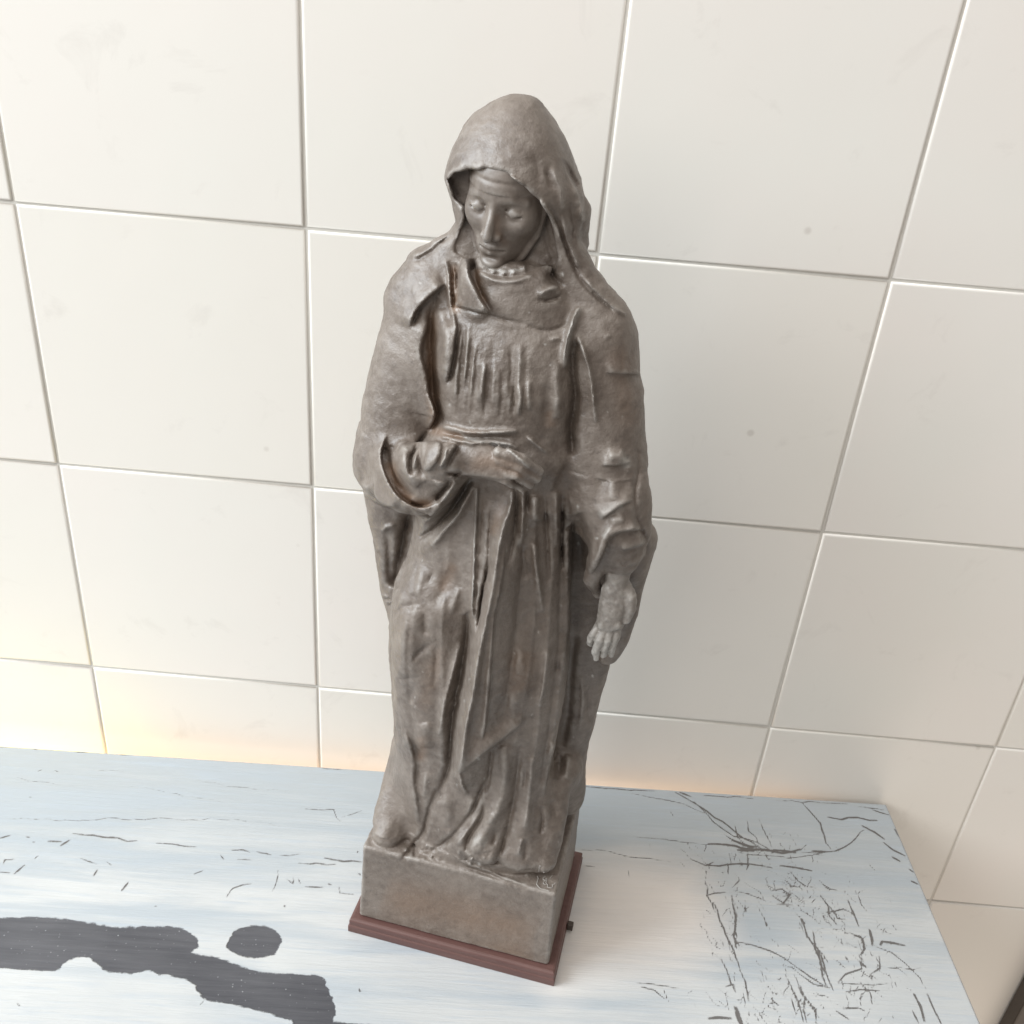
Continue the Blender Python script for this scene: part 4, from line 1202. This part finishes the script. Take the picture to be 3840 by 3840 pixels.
zl, vl = wz(WL)
zr, vr = wz(WR)
ctr = np.interp(FV[:, 2], [90, 300, 480, 540, 590], [-4, 2, -3, -9, -8])
tt = np.clip((FV[:, 0] - ctr) / np.interp(FV[:, 2], [90, 300, 360, 450, 480, 510, 540, 575, 590], [66, 78, 88, 75, 66, 37, 35, 22, 14]), -1, 1)
FV[:, 0] += np.where(tt < 0, np.interp(FV[:, 2], zl, vl), np.interp(FV[:, 2], zr, vr)) * tt * tt

CURV = curvature(FV, FF)
# split the cast surface into its garments
cen = FV[FF].mean(1)
cu, cw = pix_l(cen)
CUTS = {
    'robe': [('P', [(858, 590), (905, 600), (960, 628), (1075, 610), (1062, 700), (1078, 745), (1070, 860), (1085, 900), (1095, 1000), (1085, 1130), (1075, 1260), (1060, 1380), (1045, 1450), (1040, 1500), (1030, 1640), (760, 1625), (800, 1500), (782, 1400), (735, 1365), (742, 1200), (752, 1120), (780, 960), (820, 930), (850, 900), (1035, 900), (1030, 840), (830, 800), (815, 740), (845, 640)])],
    'folded_hand': [('B', [(1030, 370), (1350, 450), (1932, 420), (2150, 560), (2330, 760), (2330, 900), (2100, 1040), (1850, 1060), (1350, 1000), (1060, 940), (1240, 600), (1000, 480)])],
    'collar': [('P', [(858, 455), (900, 480), (1030, 470), (1085, 570), (1075, 608), (960, 628), (905, 600), (858, 590)])],
    'sleeve': [('D', [(950, 100), (1200, 130), (1540, 330), (1550, 600), (1490, 900), (1510, 1250), (1640, 1400), (1600, 1700), (1250, 1900), (1000, 2060), (900, 1900), (960, 1500), (960, 900)])],
}
lab = np.zeros(len(FF), int)                # 0 cloak
front = cen[:, 1] < 14
names = ['cloak', 'hood', 'robe', 'folded_hand', 'collar', 'sleeve', 'plinth_block']
lab[(cen[:, 2] > 506) & (cw < 520)] = 1
for nm in ('robe', 'folded_hand', 'collar', 'sleeve'):
    for z, pts in CUTS[nm]:
        lab[inside_poly(cu, cw, zp(z, pts)) & front] = names.index(nm)
lab[(cen[:, 2] < 87.5) & ((cen[:, 1] < -49) | (np.abs(cen[:, 0]) > 66) | (cen[:, 1] > 49) | (cen[:, 2] < 70))] = 6
for li, nm in enumerate(names):
    f = FF[lab == li]
    if len(f) == 0:
        continue
    used, inv = np.unique(f, return_inverse=True)
    P = FV[used]
    o = mesh_obj(nm, P / 1000.0, inv.reshape(-1, 4), M_BRONZE, statue)
    put_attrs(o, P)
    put_worn(o, CURV[used], .05, .32)
# shared smooth normals across the seams
nrm = np.zeros_like(FV)
e1, e2 = FV[FF[:, 2]] - FV[FF[:, 0]], FV[FF[:, 3]] - FV[FF[:, 1]]
fn = np.cross(e1, e2)
for q_ in range(4):
    for ax_ in range(3):
        nrm[:, ax_] += np.bincount(FF[:, q_], weights=fn[:, ax_], minlength=len(FV))
nrm /= np.linalg.norm(nrm, axis=1)[:, None] + 1e-12
for li, nm in enumerate(names):
    f = FF[lab == li]
    if len(f) == 0:
        continue
    used = np.unique(f)
    o = [c for c in statue.children if c.name.split('.')[0] == nm][0]
    o.data.normals_split_custom_set_from_vertices(nrm[used].tolist())


# ---- monogram scratched into the right corner of the plinth, as thin raised strokes
mu, mw = pix_l(FV)
near = np.where((mu > 990) & (mu < 1080) & (mw > 1600) & (mw < 1700))[0]
mdist = np.linalg.norm(FV[near] - CAM_L, axis=1)


def surf(px, py):
    k_ = near[(np.abs(mu[near] - px) < 3) & (np.abs(mw[near] - py) < 3)]
    if len(k_) == 0:
        return None
    return FV[k_[np.argmin(np.linalg.norm(FV[k_] - CAM_L, axis=1))]]


MV, MF = [], []
for pts in MONO:
    p = smooth_pts(zp('H', pts), 2)
    q = [surf(*a_) for a_ in p]
    q = [a_ for a_ in q if a_ is not None]
    for a_, b_ in zip(q[:-1], q[1:]):
        if np.linalg.norm(a_ - b_) < .05 or np.linalg.norm(a_ - b_) > 6:
            continue
        ax = (b_ - a_) / np.linalg.norm(b_ - a_)
        e1_ = np.cross(ax, CAM_L - a_)
        e1_ /= np.linalg.norm(e1_)
        e2_ = np.cross(e1_, ax)
        n0 = len(MV)
        for c_ in (a_ - ax * .2, b_ + ax * .2):
            for k_ in range(6):
                th = k_ * math.pi / 3
                MV.append(c_ + .42 * (math.cos(th) * e1_ + math.sin(th) * e2_))
        for k_ in range(6):
            MF.append((n0 + k_, n0 + (k_ + 1) % 6, n0 + 6 + (k_ + 1) % 6, n0 + 6 + k_))
if MF:
    mono = mesh_obj("monogram", np.array(MV) / 1000, MF, M_BRONZE, statue)
    at_ = mono.data.attributes.new('pale', 'FLOAT', 'POINT')
    at_.data.foreach_set('value', np.full(len(MV), .35, np.float32))

# ---- face, built in its own frame (66 units from chin to crown)
def build_face():
    v = Vol((-31, -40, -42), (31, 34, 36), .62)
    v.ell((0, 4, 6), (23.5, 30, 28), 2)
    v.ell((0, -5, -9), (20, 19.5, 24), 8)
    v.ell((0, -13, -23), (11.5, 11, 10), 7)
    for s in (-1, 1):
        v.ell((s * 12.5, -15, -6.5), (7.2, 7.5, 7.5), 6)
    v.ell((0, -22.5, -28.5), (6.4, 5, 4.8), 5)
    for s in (-1, 1):
        v.ell((s * 9.8, -28.5, -1.4), (7.2, 6.8, 5.0), 4.5, True)          # sockets
        v.ell((s * 9.9, -19.3, -1.3), (5.6, 4.6, 4.1), 1.2)                # lidded eyes
        v.chain([(s * 4.9, -21.6, -.6, .5), (s * 9.6, -24.6, 1.6, .55), (s * 14.4, -21.8, .2, .5)], .8, True)     # lid crease
        v.chain([(s * 5.2, -22.6, -2.4, .5), (s * 9.8, -24.4, -3.6, .6), (s * 14.2, -21.6, -2.4, .5)], .7, True)  # lash line
        v.chain([(s * 3.4, -23.2, 5.0, 1.8), (s * 9, -22.6, 6.0, 1.9), (s * 15, -18.6, 4.0, 1.9)], 2.5)            # brow
    # nose: narrow straight ridge
    v.chain([(0, -22.6, 6, 2.6), (0, -25.4, 0, 2.1), (0, -28.6, -6, 2.2), (0, -31.2, -12.4, 2.7)], 2.2)
    v.chain([(0, -21.5, -3, 4.2), (0, -23.5, -12, 5.2)], 3)
    for s in (-1, 1):
        v.ell((s * 3.5, -26.4, -13.2), (2.3, 3.0, 2.1), 1.4)
        v.ell((s * 1.9, -28.8, -15.6), (1.0, 1.6, .8), .5, True)
    v.ell((0, -19.6, -20.5), (9, 6.3, 6), 4)
    v.chain([(-6.8, -22.6, -20.6, .9), (-2.6, -25.7, -19.1, 1.4), (0, -26.1, -19.5, 1.3), (2.6, -25.7, -19.1, 1.4), (6.8, -22.6, -20.6, .9)], 1.2)
    v.chain([(-5.2, -23.1, -22.4, 1.1), (0, -25.5, -23.0, 1.8), (5.2, -23.1, -22.4, 1.1)], 1.2)
    v.chain([(-7.2, -23.8, -20.9, .4), (-2.8, -27.2, -20.9, .5), (0, -27.6, -21.2, .5), (2.8, -27.2, -20.9, .5), (7.2, -23.8, -20.9, .4)], .8, True)
    v.ell((0, -27.6, -25.6), (5.5, 2.6, 1.4), 2.5, True)
    # head band over the brow
    sl, X, Y, Z = v.box((-31, -40, 6.5), (31, 10, 24))
    base = np.sqrt((X / 24.2) ** 2 + ((Y - 3) / 30.0) ** 2 + ((Z - 5) / 31.0) ** 2)
    band = np.maximum((base - 1) * 24, np.maximum(8.0 - Z + .0 * X, Z - 24))
    ridg = -.45 * np.exp(-((Z - 13.5) / .9) ** 2)
    v.put(sl, (band - ridg).astype(np.float32), .8)
    # coif round the cheeks
    for s in (-1, 1):
        v.chain([(s * 21.5, -6.0, 10, 2.6), (s * 21.6, -8.0, -3, 2.2), (s * 19.2, -10.5, -15, 2.1), (s * 13.4, -14, -26.5, 2.0), (s * 5, -16.5, -32.5, 2.2)], .9)
    # neck
    v.chain([(0, 6, -20, 16.5), (0, 3, -44, 17)], 3)
    return v


fv = build_face()
V0, F0 = fv.mesh()
HEAD_S = 1.0
HEAD_C = np.array([-7.8, -2.2, 537.0])
HEAD_R = np.array(Matrix.Rotation(R(-9), 3, 'Z') @ Matrix.Rotation(R(11), 3, 'X') @ Matrix.Rotation(R(4), 3, 'Y'))
Pf = V0 * np.array([HEAD_S * .955, HEAD_S, HEAD_S * 1.02]) @ HEAD_R.T + HEAD_C
Pf += 0.06 * vnoise(Pf, 2.6, 5)[:, None]
face = mesh_obj("face", Pf / 1000, F0, M_FACE, statue)
put_attrs(face, Pf)
put_worn(face, curvature(Pf, F0), .03, .22)

# ---- hanging hand
def build_hand():
    lo, hi = np.array((50, -45, 250)), np.array((105, 12, 345))
    v = Vol(lo, hi, .7)
    hp = lambda x, y, yd, r: Lr(*zp('HA', [(x, y)])[0], yd, r)
    v.chain([hp(610, 330, -17, 9), hp(590, 520, -18, 7.4), hp(575, 640, -18, 7.0)], 3)
    v.chain([hp(510, 740, -19, 6.2), hp(465, 970, -20, 6.2), hp(410, 1170, -21, 5.0)], 3)
    v.chain([hp(640, 760, -18, 6.2), hp(600, 970, -19, 6.4), hp(560, 1180, -20, 5.2)], 3)
    v.chain([hp(570, 900, -20, 5.4), hp(490, 1150, -22, 5.2)], 4)
    # fingers, slightly curled
    for pts in ([(360, 1190, -22, 3.0), (270, 1320, -25, 2.7), (225, 1400, -24, 2.4), (225, 1460, -20, 2.0)], [(430, 1220, -23, 3.1), (350, 1400, -27, 2.8), (300, 1540, -26, 2.5), (300, 1640, -23, 2.1)],
                [(510, 1220, -23, 3.0), (455, 1400, -26, 2.7), (410, 1520, -25, 2.4), (400, 1600, -22, 2.0)], [(590, 1195, -22, 2.8), (560, 1370, -24, 2.5), (510, 1520, -23, 2.2), (490, 1610, -20, 1.8)]):
        v.chain([hp(*p_) for p_ in pts], .5)
    # thumb along the outer side
    v.chain([hp(680, 700, -18, 4.4), hp(750, 840, -21, 3.8), hp(755, 1000, -22, 3.1), hp(705, 1140, -22, 2.4)], 1.0)
    # tendons and knuckles
    v.chain([hp(600, 700, -26, 1.0), hp(640, 860, -27.5, .9), hp(600, 1000, -27, .9)], 1.5, True)
    for x, y in ((375, 1200), (445, 1225), (515, 1230), (585, 1210)):
        v.ell(L(*zp('HA', [(x, y)])[0], -25), (2.6, 2.4, 2.6), 1.6)
    return v


hv = build_hand()
V0, F0 = hv.mesh()
V0 = V0 + .35 * vnoise(V0, 3.0, 8)[:, None] + .2 * vnoise(V0, 1.5, 9)[:, None]
hand = mesh_obj("hand", V0 / 1000, F0, M_BRONZE, statue)
put_attrs(hand, V0)
put_worn(hand, curvature(V0, F0), .03, .22)
at = hand.data.attributes['pale']
zz = V0[:, 2]
at.data.foreach_set('value', np.clip(.22 + .5 * np.clip((300 - zz) / 30, 0, 1), 0, 1).astype(np.float32))

# ---- wooden board under the block
def board_mesh():
    """stepped moulding: lower slab, small rounded step, upper slab"""
    prof = [(0, 0), (.0, .0062), (.0005, .0068), (.0007, .0072), (.0007, .0112), (.0014, .0122), (.0030, .0127)]
    V, Fc = [], []
    for off, z in prof:
        a, c = .0791 - off, .0587 - off
        V += [(-a, -c, z), (a, -c, z), (a, c, z), (-a, c, z)]
    for r_ in range(len(prof) - 1):
        for i in range(4):
            j = (i + 1) % 4
            Fc.append((r_ * 4 + i, r_ * 4 + j, r_ * 4 + 4 + j, r_ * 4 + 4 + i))
    n = (len(prof) - 1) * 4
    Fc += [(n, n + 1, n + 2, n + 3), (3, 2, 1, 0)]
    return V, Fc


V, Fc = board_mesh()
wb = bevel(mesh_obj("wooden_board", V, Fc, M_BOARD, statue, smooth=False), .0006, 2)
wb["label"] = "reddish brown varnished wooden board under the block"
V, Fc = box_mesh(.079, .0835, -.012, -.0075, .0035, .0095)
pg = bevel(mesh_obj("peg", V, Fc, M_DARKWOOD, wb, smooth=False), .0006)
